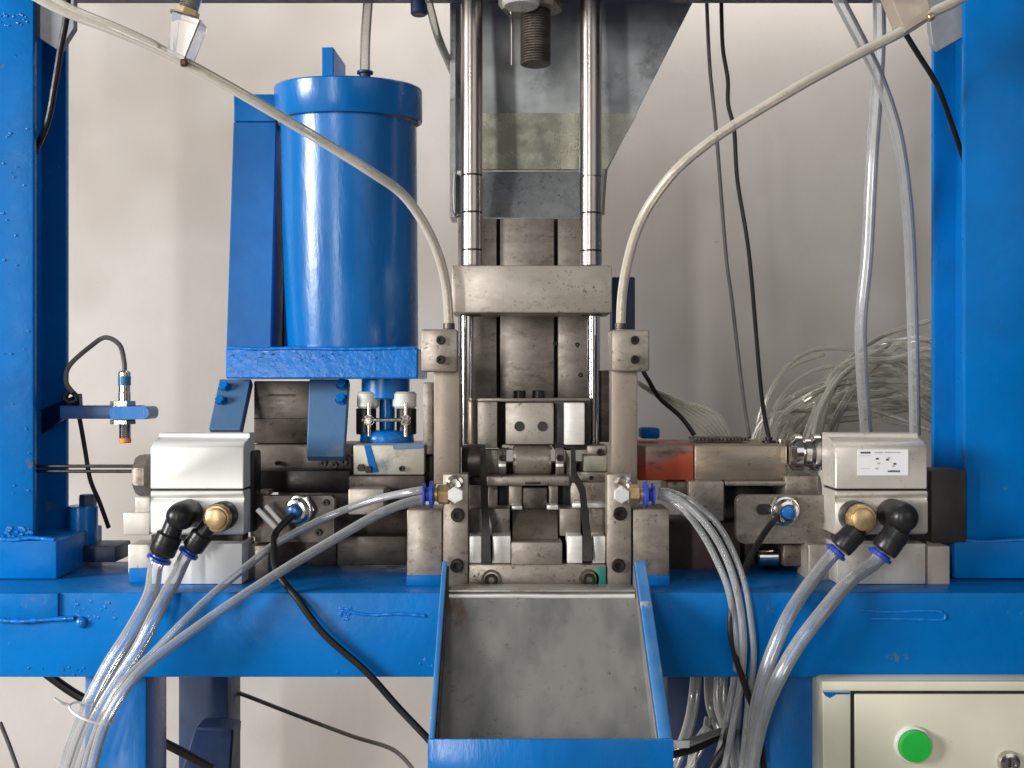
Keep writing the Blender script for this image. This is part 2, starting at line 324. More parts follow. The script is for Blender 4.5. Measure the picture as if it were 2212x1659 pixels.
# ================================================================== BLUE CYLINDER WITH BRACKET
cy = thing('hydraulic_cylinder', 'glossy blue upright cylinder bolted to a tall blue side bracket', 'cylinder', P(760, 818, .27))
TILT = Matrix.Rotation(math.radians(-5), 3, 'X'); axd = TILT @ Vector((0, 0, 1)); axd = Vector((0, -.087, .996)).normalized()
base = P(761, 800, .275); H = (800-190)*s_(.26); R = 143*s_(.27)
def up(t): return base+axd*t
bm = BM(); lathe(bm, base, axd, [(0, -.002), (R, -.002), (R, H-.052), (0, H-.05)], 96); part('barrel', bm, BLUEP, cy)
bm = BM(); lathe(bm, up(H-.052), axd, [(0, 0), (R*1.075, 0), (R*1.085, .0015), (R*1.085, .044), (R*1.07, .046), (0, .046)], 96); cap = part('cap', bm, BLUEP, cy)
bm = BM()
for i in range(60):
    a = math.pi*(1.02+.96*i/59); pass
tube(bm, [up(H-.0555)+Vector((math.cos(a)*R*1.005, math.sin(a)*R*1.005, 0)) for a in [math.pi*(1.0+1.0*i/24) for i in range(25)]], .0032, 8, 4, jit=.35)
part('rust_seam', bm, mat('rusty_primer', (.30, .17, .10), (.2, .17, .15), 0, (.6, .8), 60, bump=.4), cy)
# lifting lug on the cap
bm = BM(); t0 = up(H-.006); lx = (702-CX)*s_(.24)
prism(bm, [Vector((lx, .215, t0.z)), Vector((lx+.016, .215, t0.z)), Vector((lx+.016, .215, t0.z+.052)), Vector((lx, .215, t0.z+.052))], (.0, .0, 0) if 0 else (.004, .085, 0), .001)
part('lifting_lug', bm, BLUE, cap)
# tall bracket: column, cap strip, dark plate painting the gap's shade, foot plate
bm = BM(); prism(bm, [P(504, 262, .24), P(598, 262, .24), P(586, 765, .21), P(488, 765, .21)], (0, .07, 0), .002); bk = part('bracket_column', bm, mat('blue_paint_worn', (.004, .10, .32), (.003, .13, .42), 0, (.4, .55), 14, bump=.2, bs=120, spec=.3), cy)
bm = BM(); box(bm, 505, 203, 640, 262, .236, .30, .0015); part('bracket_strap', bm, BLUE, cy)
bm = BM(); box(bm, 575, 262, 660, 800, .375, .385, 0); part('gap_shade_plate', bm, DARK, cy)
bm = BM(); prism(bm, [P(487, 752, .166), P(903, 752, .166), P(903, 818, .158), P(487, 818, .158)], (0, .16, 0), .002); ft = part('foot_plate', bm, BLUEW, cy)
weld(ft, route([(492, 751, .168), (560, 754, .166), (640, 752, .166), (740, 754, .165), (830, 753, .166), (900, 752, .168)]), .0026)
bm = BM(); spatter(bm, 490, 762, 900, 815, .1625, 60, .0008, .002, 21); part('weld_spatter', bm, BLUEW, ft, kind='stuff')
# slanted feet
for q, bolts in (([(474, 818), (543, 818), (520, 927), (450, 927)], [(486, 838), (478, 868)]), ([(668, 818), (754, 818), (743, 985), (662, 985)], [(740, 832), (738, 864)])):
    bm = BM(); Yt, Yb_ = .215, .15
    prism(bm, [P(q[0][0], q[0][1], Yt), P(q[1][0], q[1][1], Yt), P(q[2][0], q[2][1], Yb_), P(q[3][0], q[3][1], Yb_)], (0, .012, -.008), .0015)
    sf = part('slanted_foot', bm, BLUED, cy)
    for bx, by in bolts:
        tt = (by-818)/110; Y = Yt+(Yb_-Yt)*tt*(1 if q[2][1] < 950 else .66)
        hexbolt(sf, P(bx, by, Y-.001), (-.1, -.8, .5), .0068, .009, BLUEP)
# neck, yoke and clamp below the cylinder
yk = thing('rod_yoke', 'blue piston rod yoke with two white collars under the cylinder', 'yoke', P(835, 960, .22))
bm = BM(); cyl(bm, P(833, 815, .235), P(833, 862, .235), 52*s_(.235), 40, .002); part('gland', bm, BLUEP, yk)
bm = BM(); cyl(bm, P(836, 850, .235), P(836, 960, .235), 17*s_(.235), 24, .001); part('piston_rod', bm, BLUEP, yk)
for cx_, w_ in ((795, 24), (874, 26)):
    part('collar', cyl(BM(), P(cx_, 846, .215), P(cx_, 882, .215), w_*s_(.2), 32, .003), WSEAL, yk)
    part('spacer', cyl(BM(), P(cx_+(4 if cx_ > 830 else -4), 882, .222), P(cx_+(4 if cx_ > 830 else -4), 938, .222), 22*s_(.2), 28, .001), BLACKO, yk)
    part('clamp_bolt', cyl(BM(), P(cx_+2, 870, .193), P(cx_+2, 944, .193), 4.5*s_(.2), 12, .0005), NICKEL, yk)
    hexbolt(yk, P(cx_+2, 908, .190), (0, -1, 0), .006, .007, NICKEL, 'nut')
bm = BM(); cyl(bm, P(782, 907, .187), P(868, 907, .187), 4*s_(.2), 12, .0005); part('cross_pin', bm, NICKEL, yk)
bm = BM(); lathe(bm, P(836, 960, .225), (0, 0, 1), [(0, 0), (.036, 0), (.038, .003), (.037, .014), (.033, .019), (0, .021)], 36); part('yoke_base', bm, BLUEW, yk, ang=60)
# tube and fitting on the cap
f1 = thing('cap_fitting', 'dark blue push fitting on top of the blue cylinder', 'fitting', P(795, 185, .27))
bm = BM(); lathe(bm, up(H-.006)+Vector((.023, .0, 0)), (0, 0, 1), [(0, 0), (.0105, 0), (.0105, .014), (.008, .016), (.008, .021), (.0115, .022), (.0115, .025), (0, .025)], 20); part('body', bm, NAVY, f1)
top = up(H+.018)+Vector((.023, 0, 0))
solo('air_tube', tube(BM(), [top, top+Vector((.001, 0, .05)), top+Vector((.006, 0, .13)), top+Vector((.008, 0, .25))], .0072, 16), CLRD, 'clear air tube rising straight from the blue cylinder cap', 'air tube')
solo('air_tube', tube(BM(), route([(915, -40, .19), (930, 20, .2), (948, 85, .23), (975, 148, .3), (1000, 210, .33)]), .0058, 14), CLRD, 'slanting clear tube beside the left edge of the sheet metal chute', 'air tube')

# ================================================================== SHEET METAL CHUTE
ch = thing('feed_chute', 'galvanised sheet metal chute with slanting right edge behind the guide rods', 'chute', P(1140, 470, .3))
def plate(name, pts, ext, m, parent, bev=.0004, **k): return part(name, prism(BM(), pts, ext, bev), m, parent, **k)
plate('upper_sheet', [P(974, -140, .30), P(1570, -140, .30), P(1312, 368, .34), P(974, 368, .34)], (0, .003, 0), GALVD, ch)
plate('lower_sheet', [P(976, 370, .330), P(1308, 370, .330), P(1300, 470, .30), P(976, 470, .30)], (0, .003, 0), GALV, ch)
plate('painted_reflection', [P(1040, 244, .3288), P(1250, 244, .3288), P(1252, 366, .334), P(1040, 366, .334)], (0, .001, 0), mat('reflection_colour_band', (.60, .60, .47), (.50, .50, .40), .75, (.2, .32), 20, bump=.05, bs=120, blotch=((.35, .35, .33), 14, .6)), ch)  # pale greenish band, a reflection painted onto the sheet
plate('painted_reflection', [P(1296, 244, .3288), P(1378, 244, .3288), P(1310, 366, .334), P(1296, 366, .334)], (0, .001, 0), bpy.data.materials['reflection_colour_band'], ch)  # same painted reflection, continued right of the rod
plate('side_flange', [P(972, -140, .27), P(984, -140, .27), P(984, 470, .28), P(972, 470, .28)], (0, .05, 0), GALV, ch)
plate('fold_strip', [P(1253, 240, .315), P(1264, 240, .315), P(1268, 372, .315), P(1250, 372, .315)], (0, .003, 0), GALV, ch)
bm = BM(); tube(bm, route([(980, 375, .262), (978, 420, .262), (981, 460, .262), (990, 465, .266)]), .0022, 8); part('hem_wire', bm, CHROME, ch)
bm = BM(); tube(bm, route([(1310, 365, .30), (1306, 410, .296), (1303, 465, .292)]), .0022, 8); part('hem_wire', bm, CHROME, ch)
# slotted track below
tr = thing('slotted_track', 'upright steel track plate with two dark vertical slots behind the guide rods', 'track', P(1140, 860, .27))
for a, b in ((990, 1072.5), (1080.5, 1197), (1205, 1296)):
    part('track_plate', box(BM(), a, 471, b, 965, .27, .285, .001), STEELM, tr)
part('slot_backing', box(BM(), 1060, 472, 1220, 960, .2875, .295, 0), DARK, tr)
for (x, y) in ((1247, 745), (1200, 742), (1254, 810)): screw(tr, x, y, .27, 5, h=.003)

# ================================================================== GUIDE RODS AND CLAMP PLATE
gd = thing('guide_press', 'twin bright guide rods passing through a worn steel crosshead plate', 'guide rods', P(1148, 620, .19))
def rod(xc, hw, y0, y1, Y, grooves, m=RODS):
    r = hw*s_(Y); zt = pz(y0, Y); prof = [(0, 0), (r, 0)]
    for g in grooves:
        t = zt-pz(g, Y); prof += [(r, t-.0014), (r*.9, t-.0009), (r*.9, t+.0009), (r, t+.0014)]
    L = zt-pz(y1, Y); prof += [(r, L), (0, L)]
    return lathe(BM(), P(xc, y0, Y), (0, 0, -1), prof, 48)
part('guide_rod', rod(1019, 23.5, -250, 574, .19, (380, 460, 541)), RODS, gd)
part('guide_rod', rod(1276, 24, -250, 574, .19, (384, 462, 543)), RODS, gd)
for xc in (1019, 1276):
    for g in (381, 461, 542):
        part('groove_ring', lathe(BM(), P(xc, g-2, .19), (0, 0, -1), [(22.6*s_(.19), 0), (22.9*s_(.19), .0004), (22.9*s_(.19), .002), (22.6*s_(.19), .0024)], 48), DARK, gd)
part('lower_rod', rod(1008, 15, 670, 966, .19, ()), CHROME, gd); part('lower_rod', rod(1281, 13, 670, 966, .19, ()), CHROME, gd)
part('crosshead_plate', box(BM(), 975, 573, 1322, 676, .15, .235, .0022), STEELH, gd)
for x in (1016, 1278): part('bushing', cyl(BM(), P(x, 674, .19), P(x, 683, .19), 23*s_(.19), 32), STEELD, gd)
# threaded rod above
th = thing('threaded_spindle', 'threaded spindle with a bright nut hanging between the guide rods', 'spindle', P(1156, 20, .2))
prof = [(0, 0)]; r0 = 33*s_(.2); L = 0
for i in range(30): prof += [(r0*.90, L), (r0*.91, L+.0008), (r0, L+.0018), (r0, L+.0026)]; L += .0036
prof += [(r0*.9, L), (0, L)]
part('thread', lathe(BM(), P(1157, -30, .2), (0, 0, -1), prof, 40), STEELD, th, ang=20)
bm = BM(); lathe(bm, P(1146, -40, .2), (0, 0, -1), [(0, 0), (.045, 0), (.045, .036), (.041, .041), (0, .041)], 6, .3); part('lock_nut', bm, STEELH, th)
bm = BM(); lathe(bm, P(1125, -46, .15), (0, 0, -1), [(0, 0), (.025, 0), (.025, .034), (.022, .037), (0, .037)], 24); part('bright_washer', bm, WHEX, th)
bm = BM(); cyl(bm, P(1104, -20, .17), P(1104, 142, .17), .0018, 10); part('stop_wire', bm, CHROME, th)

# ================================================================== DIE STATION
dz = thing('die_station', 'greasy steel bending die station bolted between two upright plates', 'die station', P(1160, 1267, .06))
for (a, b) in ((937, 993), (1321, 1377)):
    part('side_bar', box(BM(), a, 770 if a < 1000 else 716, b, 1046, .10, .135, .0015), TANS, dz)
for q in ((909, 711, 988, 803, 970), (1321, 712, 1403, 802, 1368)):
    gb = part('guide_block', box(BM(), q[0], q[1], q[2], q[3], .085, .14, .003), STEEL, dz)
    for yy in (735, 777): screw(gb, q[4]-18 if q[0] < 1000 else 1371, yy, .085, 9.5)
for (a, b, s1) in ((957, 1011, [(989, 1112), (987, 1221)]), (1311, 1364, [(1339, 1109), (1335, 1221)])):
    up_ = part('upright_plate', box(BM(), a, 1024, b, 1266, .045, .075, .0018), STEEL, dz)
    for (x, y) in s1: screw(up_, x, y, .045, 15)
for (a, b, y0) in ((879, 954.5, 1101), (1367, 1446, 1100)):
    part('outer_plate', box(BM(), a, y0, b, 1264, .05, .11, .0018), STEEL if a < 1000 else STEELM, dz)
    part('paint_edge', box(BM(), a-1, 1243, b+1, 1266, .048, .112, .0015), BLUE, dz)
bp_ = part('base_plate', box(BM(), 1012.5, 1220, 1309.5, 1268, .045, .10, .0018), STEELM, dz)
for x, y in ((1061, 1252), (1272, 1251)):
    bm = BM(); lathe(bm, P(x, y, .0455), (0, -1, 0), [(.0125, 0), (.0125, .002), (.0095, .002), (.0093, 0)], 28); part('counterbore_ring', bm, STEELD, bp_)
    screw(bp_, x, y, .047, 14)
part('green_smear', box(BM(), 1284, 1224, 1309, 1264, .0435, .0450, .0004), mat('green_paint_smear', (.01, .17, .15), (.03, .14, .11), 0, (.3, .5), 60, bump=.2), bp_)
# bright inserts and dark slots
for a, b in ((1013, 1040), (1063, 1103), (1225, 1258.5), (1280, 1308)):
    part('bright_insert', box(BM(), a, 1158, b, 1217, .052, .12, .0012), ALUB, dz)
part('backing', box(BM(), 1012, 1100, 1309, 1219, .125, .20, 0), DARK, dz)
part('centre_stop', box(BM(), 1104, 1171, 1215, 1221, .050, .11, .0025), STEELM, dz)
plate('centre_ramp', [P(1107, 1170, .075), P(1205, 1170, .075), P(1205, 1099, .125), P(1107, 1099, .125)], (0, .02, 0), STEEL, dz)
for a, b in ((1013, 1041), (1054, 1101), (1209, 1254), (1273, 1308)):
    part('rear_block', box(BM(), a, 1099, b, 1158, .085, .13, .001), STEELM, dz)
for a, b, c, d in ((1105, 1093, 1128, 1101), (1181, 1091, 1206, 1101), (1236, 1087, 1308, 1097)):
    part('bright_ledge', box(BM(), a, c if 0 else b, c, d, .10, .14, .001), WHEX, dz)
# middle row
part('mid_backing', box(BM(), 1005, 1000, 1312, 1102, .175, .21, 0), STEELD, dz)
for a, b, c, d, Y, m in ((1012, 1047, 1040, 1099, .14, STEELD), (1054, 1050, 1075, 1098, .14, STEELM), (1099, 1048, 1128, 1094, .13, STEELM), (1184, 1048, 1206, 1092, .13, STEELM),
                         (1130, 1054, 1182, 1099, .12, STEELD), (1232, 1042, 1308, 1088, .13, STEEL), (1012, 1012, 1042, 1046, .15, STEELD), (1246, 1019, 1310, 1041, .14, STEELM)):
    part('die_block', box(BM(), a, b, c, d, Y, .18, .0016), m, dz)
for a, b in ((1077, 1098), (1207, 1231)): part('pocket', box(BM(), a, 1048, b, 1097, .150, .178, 0), DARK, dz)
part('cross_slide', box(BM(), 1050, 1028, 1232, 1050, .12, .18, .003), STEELM, dz)
part('slide_slot', box(BM(), 1134, 1041, 1168, 1046, .1185, .13, .001), DARK, dz)
# upper row: mandrel, collars, plates
bm = BM(); lathe(bm, P(1108, 994, .15), (1, 0, 0), [(0, 0), (.018, 0), (.021, .004), (.021, .045), (.018, .050), (0, .050)], 36); part('mandrel', bm, STEEL, dz)
for x in (1085, 1209):
    bm = BM(); lathe(bm, P(x-9, 998, .145), (1, 0, 0), [(0, 0), (.018, 0), (.019, .001), (.019, .010), (.018, .011), (0, .011)], 32); c_ = part('collar', bm, STEELM, dz)
    screw(c_, x, 989, .125, 7.5); bm = BM(); box(bm, x-8, 1002, x+8, 1009, .122, .13, .001); part('bright_key', bm, WHEX, c_)
bm = BM(); lathe(bm, P(998, 995, .15), (1, 0, 0), [(0, 0), (.020, 0), (.022, .003), (.022, .028), (0, .028)], 32); part('end_boss', bm, STEELD, dz)
part('keeper_plate', box(BM(), 1040, 972, 1076, 1024, .15, .18, .0016), STEELH, dz)
part('keeper_plate', box(BM(), 1222, 972, 1242, 1040, .15, .18, .0016), STEELH, dz)
part('pad_plate', box(BM(), 1260, 984, 1312, 1019, .135, .17, .002), mat('olive_grey_pad', (.33, .32, .26), (.27, .26, .21), .4, (.4, .55), 30, bump=.15), dz)
part('cap_plate', box(BM(), 1268, 962, 1312, 983, .14, .18, .002), STEELM, dz); screw(dz, 1296, 977, .14, 8)
for x, y in ((1277, 1032), (1020, 1040)): screw(dz, x, y, .139, 4.5, h=.002)
# black transfer rods
solo('push_rod', tube(BM(), route([(1043, 962, .13), (1044, 1010, .118), (1047, 1090, .07), (1050, 1150, .049), (1051, 1214, .046)]), .0058, 4, 3, radii=(.75, 1.35), rot=math.pi/4), DARK, 'straight black transfer rod on the left side of the die station', 'push rod', 'black transfer rods in the die station')
solo('push_rod', tube(BM(), route([(1238, 972, .13), (1239, 1022, .118), (1258, 1060, .09), (1266, 1135, .06), (1269, 1160, .05), (1270, 1212, .046)]), .0058, 4, smooth=False, radii=(.7, 1.35), rot=math.pi/4), DARK, 'cranked black transfer rod on the right side of the die station', 'push rod', 'black transfer rods in the die station')
# carriage above the die
cg = thing('punch_carriage', 'steel punch carriage with two bolt heads hanging above the die station', 'carriage', P(1120, 965, .17))
part('carriage_plate', box(BM(), 1031, 868, 1074, 968, .15, .20, .0015), STEELH, cg)
part('carriage_bar', box(BM(), 1030, 860, 1275, 868, .165, .23, .001), STEELM, cg)
part('punch_block', box(BM(), 1092, 870, 1196, 960, .135, .20, .0015), STEELH, cg)
part('punch_foot', box(BM(), 1084, 960, 1193, 972, .15, .20, .0015), STEELM, cg)
part('gap_filler', box(BM(), 1074, 868, 1092, 968, .185, .22, 0), DARK, cg)
for x in (1122, 1172): part('bolt_hole', cyl(BM(), P(x, 921, .1342), P(x, 921, .16), 11*s_(.135), 24, .0002), DARK, cg)
for x in (1122, 1163):
    bm = BM(); lathe(bm, P(x, 861, .18), (0, 0, 1), [(0, 0), (.0085, 0), (.0085, .010), (.0075, .011), (.004, .011), (.004, .006), (0, .006)], 20); part('cap_screw', bm, BLACKO, cg)
part('slide_housing', box(BM(), 1197, 866, 1276, 972, .15, .21, .0015), DARK, cg)
part('slide_pad', box(BM(), 1219, 870, 1263, 961, .13, .16, .0015), ALUB, cg)
part('rear_column', box(BM(), 1286, 800, 1316, 955, .20, .24, .001), STEELD, cg)
# brass fittings on the upright plates
def side_fitting(x, sgn, label):
    t = thing('nozzle_fitting', label, 'fitting', P(x, 1066, .03), 'brass side fittings on the upright plates')
    part('banjo_ring', lathe(BM(), P(x+sgn*-2, 1044, .044), (0, -1, 0), [(0, 0), (.0105, 0), (.0105, .006), (.007, .0075), (.0055, .004), (0, .003)], 28), NICKEL, t)
    part('banjo_body', cyl(BM(), P(x, 1067, .045), P(x, 1067, .014), 13*s_(.02), 28, .001), WHEX, t)
    bm = BM(); lathe(bm, P(x, 1068, .016), (0, -1, 0), [(0, 0), (.0103, 0), (.0103, .009), (.009, .0105), (0, .0105)], 6, .5); part('hex_head', bm, WHEX, t)
    d = Vector((-sgn, 0, 0)); a = P(x-sgn*14, 1068, .026)
    part('brass_nut', lathe(BM(), a, d, [(0, 0), (.009, 0), (.0125, .0015), (.0125, .013), (.010, .0145), (0, .0145)], 6, .3), BRASS, t)
    part('brass_neck', lathe(BM(), a+d*.0135, d, [(0, 0), (.0085, 0), (.0085, .008), (0, .008)], 24), BRASS, t)
    part('release_collar', lathe(BM(), a+d*.018, d, [(0, 0), (.0095, 0), (.0165, .002), (.0165, .0055), (.0085, .007), (.0085, .011), (.014, .0115), (.014, .014), (0, .014)], 24), PLBL, t)
    return t
side_fitting(985, 1, 'brass and white fitting with blue collar on the left upright plate')
side_fitting(1342, -1, 'brass and white fitting with blue collar on the right upright plate')

# ================================================================== AIR ACTUATORS
def actuator(label, xa, xb, cat='actuator', m=ALU, ye=0, rear=1):
    t = thing('air_actuator', label, cat, P((xa+xb)/2, 1262, .08), 'twin air actuators on the beam')
    Yf, Yb = .05, .11; X0, X1 = (xa-CX)*s_(Yf), (xb-CX)*s_(Yf); z = lambda y: pz(y, Yf)
    prismx(b := BM(), X0, X1, [(Yf, z(1056)), (Yf, z(966)), (.062, z(954)), (.082, z(949)), (.082, z(938)), (Yb, z(938)), (Yb, z(1056))], .0012)
    u = part('upper_body', b, m, t)
    part('groove_strip', box(BM(), xa+1, 1057, xb-1, 1060, .056, Yb-.002, 0), BLACKO, u)
    prismx(b := BM(), X0, X1+.001*(xb > 1106), [(Yf+.006, z(1156)), (Yf, z(1150)), (Yf, z(1085)), (Yf+.006, z(1078)), (Yf, z(1071)), (Yf, z(1061)), (Yb, z(1061)), (Yb, z(1156))], .0012)
    part('lower_body', b, m, t)
    part('dark_gap', box(BM(), xa+2, 1156, xb-2, 1175, .075, .105, 0), BLACKO, t)
    part('foot_block', box(BM(), xa+(3 if xb > 1106 else 2), 1174, xb-3, 1262, .052, .115, .0015), m, t)
    return t
al = actuator('white boxy air actuator with black and brass elbows, left of the cylinder', 325, 526)
ar = actuator('beige boxy air actuator carrying a printed label, right end of the beam', 1805, 2003, m=ALU2)
part('seat_strip', box(BM(), 372, 1262, 530, 1270, .054, .11, 0), DARK, al); part('seat_strip', box(BM(), 1850, 1262, 2000, 1270, .054, .11, 0), NAVY, ar)
# black cap painting the end face's shade, and knob, on the left actuator
part('end_shade_cap', box(BM(), 530, 975, 549, 1150, .085, .125, .004), PLB, al)
bm = BM(); lathe(bm, P(325, 1026, .085), (-1, 0, 0), [(0, 0), (.028, 0), (.028, .010), (.024, .016), (0, .016)], 8, .39); part('rod_end', bm, STEELM, al)
part('side_foot', box(BM(), 266, 1107, 323, 1156, .08, .12, .002), ALU2, al)
part('side_foot', box(BM(), 276, 1176, 322, 1240, .075, .12, .002), ALU2, al)
part('side_strap', box(BM(), 292, 1074, 323, 1107, .085, .12, .001), ALU2, al)
part('blue_shim', box(BM(), 278, 1228, 330, 1272, .07, .12, .001), BLUE, al)
bm = BM(); cyl(bm, P(285, 1148, .09), P(320, 1148, .09), .004, 12); part('side_pin', bm, BLACKO, al)
# black side box and bracket on the right actuator
part('side_housing', box(BM(), 2012, 1016, 2088, 1174, .085, .14, .002), mat('black_brown_housing', (.02, .016, .014), (.035, .026, .022), 0, (.5, .7), 20, bump=.2), ar)
part('side_bracket', box(BM(), 2004, 1180, 2052, 1273, .056, .11, .0015), mat('tan_bracket_chipped', (.50, .42, .34), (.42, .37, .33), .2, (.4, .6), 20, bump=.2, spot=(.01, .16, .45), spots=(9, .5, .56)), ar)
# label
lb = part('sticker', box(BM(), 1853, 971, 1962, 1027, .0492, .0501, 0), PAPER, ar)
def ink(x0, y0, x1, y1, m=INK): part('print', box(BM(), x0, y0, x1, y1, .0489, .0492, 0), m, lb)
rnd = random.Random(5)
for (x0, x1, y, h, m) in ((1859, 1880, 975.5, 4.5, INK), (1889, 1907, 976, 3, INKG), (1911, 1945, 976, 2.6, INKG), (1918, 1944, 1016, 4, INK)):
    x = x0
    while x < x1: q = rnd.uniform(2.2, 4.5); ink(x, y+rnd.uniform(-.4, .4), min(x+q, x1), y+h, m); x += q+.7
for x, y, m in ((1892, 989, INK), (1895, 999, INKG), (1914, 991, INK), (1917, 987, INKG), (1930, 1000, INK), (1891, 1010, INKG), (1927, 1005, INKG)): ink(x, y, x+6, y+4, m)
for y in (984, 1012): ink(1857, y, 1880, y+.8, INKG)

def elbow(parent, hx, hy, hr, a, b, sr, brass, collar=True, Y=.012):
    r = hr*s_(0); q0 = P(hx, hy, .0); hc = Vector((q0.x, .052, q0.z))
    if brass:
        h = part('elbow_head', lathe(BM(), hc, (0, -1, 0), [(0, 0), (r*1.12, 0), (r*1.12, .026), (r*.95, .030), (0, .030)], 32), PLB, parent)
        part('brass_hex', lathe(BM(), hc-Vector((0, .028, 0)), (0, -1, 0), [(0, 0), (r*1.08, 0), (r*1.08, .007), (r*.97, .010), (r*.84, .0105), (r*.80, .0135), (r*.7, .0145), (0, .015)], 12, .25), BRASS, h)
    else:
        h = part('elbow_head', lathe(BM(), hc, (0, -1, 0), [(0, 0), (r*.95, 0), (r, .004), (r, .038), (r*.93, .046), (r*.72, .053), (r*.4, .057), (0, .058)], 36), PLB, parent)
    A = P(a[0], a[1], Y); B = P(b[0], b[1], Y); d = (B-A).normalized(); q = sr*s_(Y)
    Hc = P(hx, hy, Y+.002)
    part('neck', lathe(BM(), Hc, A-Hc, [(0, 0), (q*.78, 0), (q*.74, (A-Hc).length+.002)], 28), PLB, h)
    L = (B-A).length
    part('socket', lathe(BM(), A-d*.003, d, [(0, 0), (q*.86, 0), (q, .002), (q, L*.45), (q*.97, L*.47), (q*.97, L*.5), (q, L*.52), (q, L+.001), (q*.92, L+.003), (0, L+.003)], 32), PLB, h)
    part('release_collar', lathe(BM(), B+d*.0025, d, [(0, 0), (q*.74, 0), (q*.74, .0015), (q*.96, .003), (q*.96, .0062), (q*.8, .0072), (0, .0072)], 32), PLBL, h)
    return B+d*.006, d
sL1, dL1 = elbow(al, 383, 1118, 31, (366, 1158), (349, 1196), 28, False)
sL2, dL2 = elbow(al, 460, 1124, 29, (435, 1157), (415, 1184), 24, True, Y=.022)
sR1, dR1 = elbow(ar, 1872, 1125, 31, (1848, 1149), (1814, 1184), 26, True, Y=.022)
sR2, dR2 = elbow(ar, 1957, 1120, 34, (1938, 1150), (1908, 1190), 29, False)

# ================================================================== SLIDE MECHANISMS
ml = thing('slide_unit', 'dark oily slide unit between the white actuator and the die station', 'slide unit', P(720, 1222, .2), 'slide units on the beam')
for n, q in (('slide_body', (548, 823, 690, 958, .225, .31, STEELO2)), ('slide_body', (545, 960, 760, 1013, .215, .31, STEELO2)), ('dark_cover', (548, 1016, 756, 1064, .17, .30, BLACKO)),
             ('pale_block', (763, 961, 917, 1026, .15, .26, mat('stained_pale_block', (.52, .47, .38), (.42, .40, .34), .4, (.35, .5), 18, bump=.15, spot=(.2, .2, .2), spots=(14, .58, .7), blotch=((.40, .42, .42), 22, .6)))), ('steel_bar', (752, 1028, 917, 1058, .145, .26, STEELD)), ('clamp_block', (752, 1056, 829, 1112, .10, .16, STEELH)),
             ('guide_rail', (540, 1100, 905, 1160, .20, .26, STEELD)), ('lower_rail', (728, 1158, 877, 1221, .17, .24, STEELO2)), ('lower_rail', (560, 1160, 727, 1222, .19, .25, STEELD)),
             ('stand_block', (529, 1178, 580, 1254, .085, .14, STEELM)), ('column_and_gap_shade', (914, 826, 936, 982, .16, .22, STEELM)), ('column_and_gap_shade', (917, 984, 937, 1060, .17, .22, DARK)),  # the dark one is a gap, its shade painted as a solid
             ('small_lug', (556, 1060, 580, 1072, .12, .15, STEELH)), ('cover_lip', (690, 985, 760, 1014, .19, .22, STEELD)), ('end_block', (835, 1062, 905, 1100, .15, .2, STEELD)), ('rear_block', (600, 1062, 760, 1100, .18, .24, STEELD))):
    part(n, box(BM(), *q[:4], q[4], q[5], .0022), q[6], ml)
for x, y, r in ((700, 1000, 8), (724, 1004, 7), (745, 998, 8), (600, 1000, 5), (868, 1012, 6)): screw(ml, x, y, .19 if 690 < x < 760 else .213 if x < 690 else .149, r)
for x, y in ((780, 1010), (796, 1014)): part('dark_stud', lathe(BM(), P(x, y, .149), (0, -1, 0), [(0, 0), (.0055, 0), (.005, .006), (0, .006)], 6), BLACKO, ml)
part('body_slot', box(BM(), 571, 851, 637, 856, .2235, .23, 0), DARK, ml)
part('joint_line', box(BM(), 548, 903, 690, 905, .2238, .23, 0), DARK, ml)
plate('paint_streak', [P(786, 962, .1485), P(800, 962, .1485), P(818, 1020, .1485), P(800, 1022, .1485)], (0, .0015, 0), BLUE, ml)
plate('paint_edge', [P(848, 958, .1483), P(916, 958, .1483), P(916, 968, .1483), P(850, 971, .1483)], (0, .0015, 0), BLUED, ml)
def rounded(x0, y0, x1, y1, Yf, Yb, rad, seg=6):
    pts = []
    for cx_, cy_, a0 in ((x1-rad, y0+rad, -90), (x1-rad, y1-rad, 0), (x0+rad, y1-rad, 90), (x0+rad, y0+rad, 180)):
        for i in range(seg+1):
            a = math.radians(a0+90*i/seg); pts.append(P(cx_+rad*math.cos(a), cy_+rad*math.sin(a), Yf))
    return prism(BM(), pts, (0, Yb-Yf, 0), .0008)
part('sensor_bracket', rounded(550, 1071, 722, 1171, .10, .115, 8), STEELD, ml)
for x, y in ((705, 1085), (690, 1150)): screw(ml, x, y, .10, 7)
mr = thing('slide_unit', 'slide unit with red stained bar between the die station and the beige actuator', 'slide unit', P(1560, 1222, .2), 'slide units on the beam')
for n, q in (('long_bar', (1500, 962, 1700, 1038, .14, .30, STEELO)), ('red_bar', (1377, 962, 1499, 1038, .141, .30, STEELR)), ('dark_block', (1442, 1041, 1486, 1078, .13, .2, STEELD)),
             ('slide_block', (1487, 1039, 1564, 1126, .12, .19, STEELM)), ('cover_strip', (1565, 1039, 1700, 1050, .13, .2, STEELM)), ('dark_recess', (1564, 1050, 1690, 1130, .20, .22, DARK)),
             ('end_chunk', (1696, 1028, 1768, 1078, .13, .2, STEELM)), ('under_block', (1692, 1176, 1745, 1224, .12, .2, STEELD)), ('stand_block', (1746, 1176, 1803, 1262, .085, .14, STEELH)),
             ('lower_body', (1440, 1128, 1600, 1240, .17, .26, mat('rusty_brown_casting', (.085, .045, .035), (.05, .035, .03), .2, (.5, .7), 20, bump=.4))), ('lower_rail', (1560, 1130, 1760, 1222, .20, .26, STEELD)),
             ('shelf', (1690, 1124, 1760, 1176, .12, .2, STEELD))):
    part(n, box(BM(), *q[:4], q[4], q[5], .0022), q[6], mr)
bm = BM(); cyl(bm, P(1634, 1203, .14), P(1680, 1203, .14), 20*s_(.14), 28, .002); part('roller', bm, CHROME, mr)
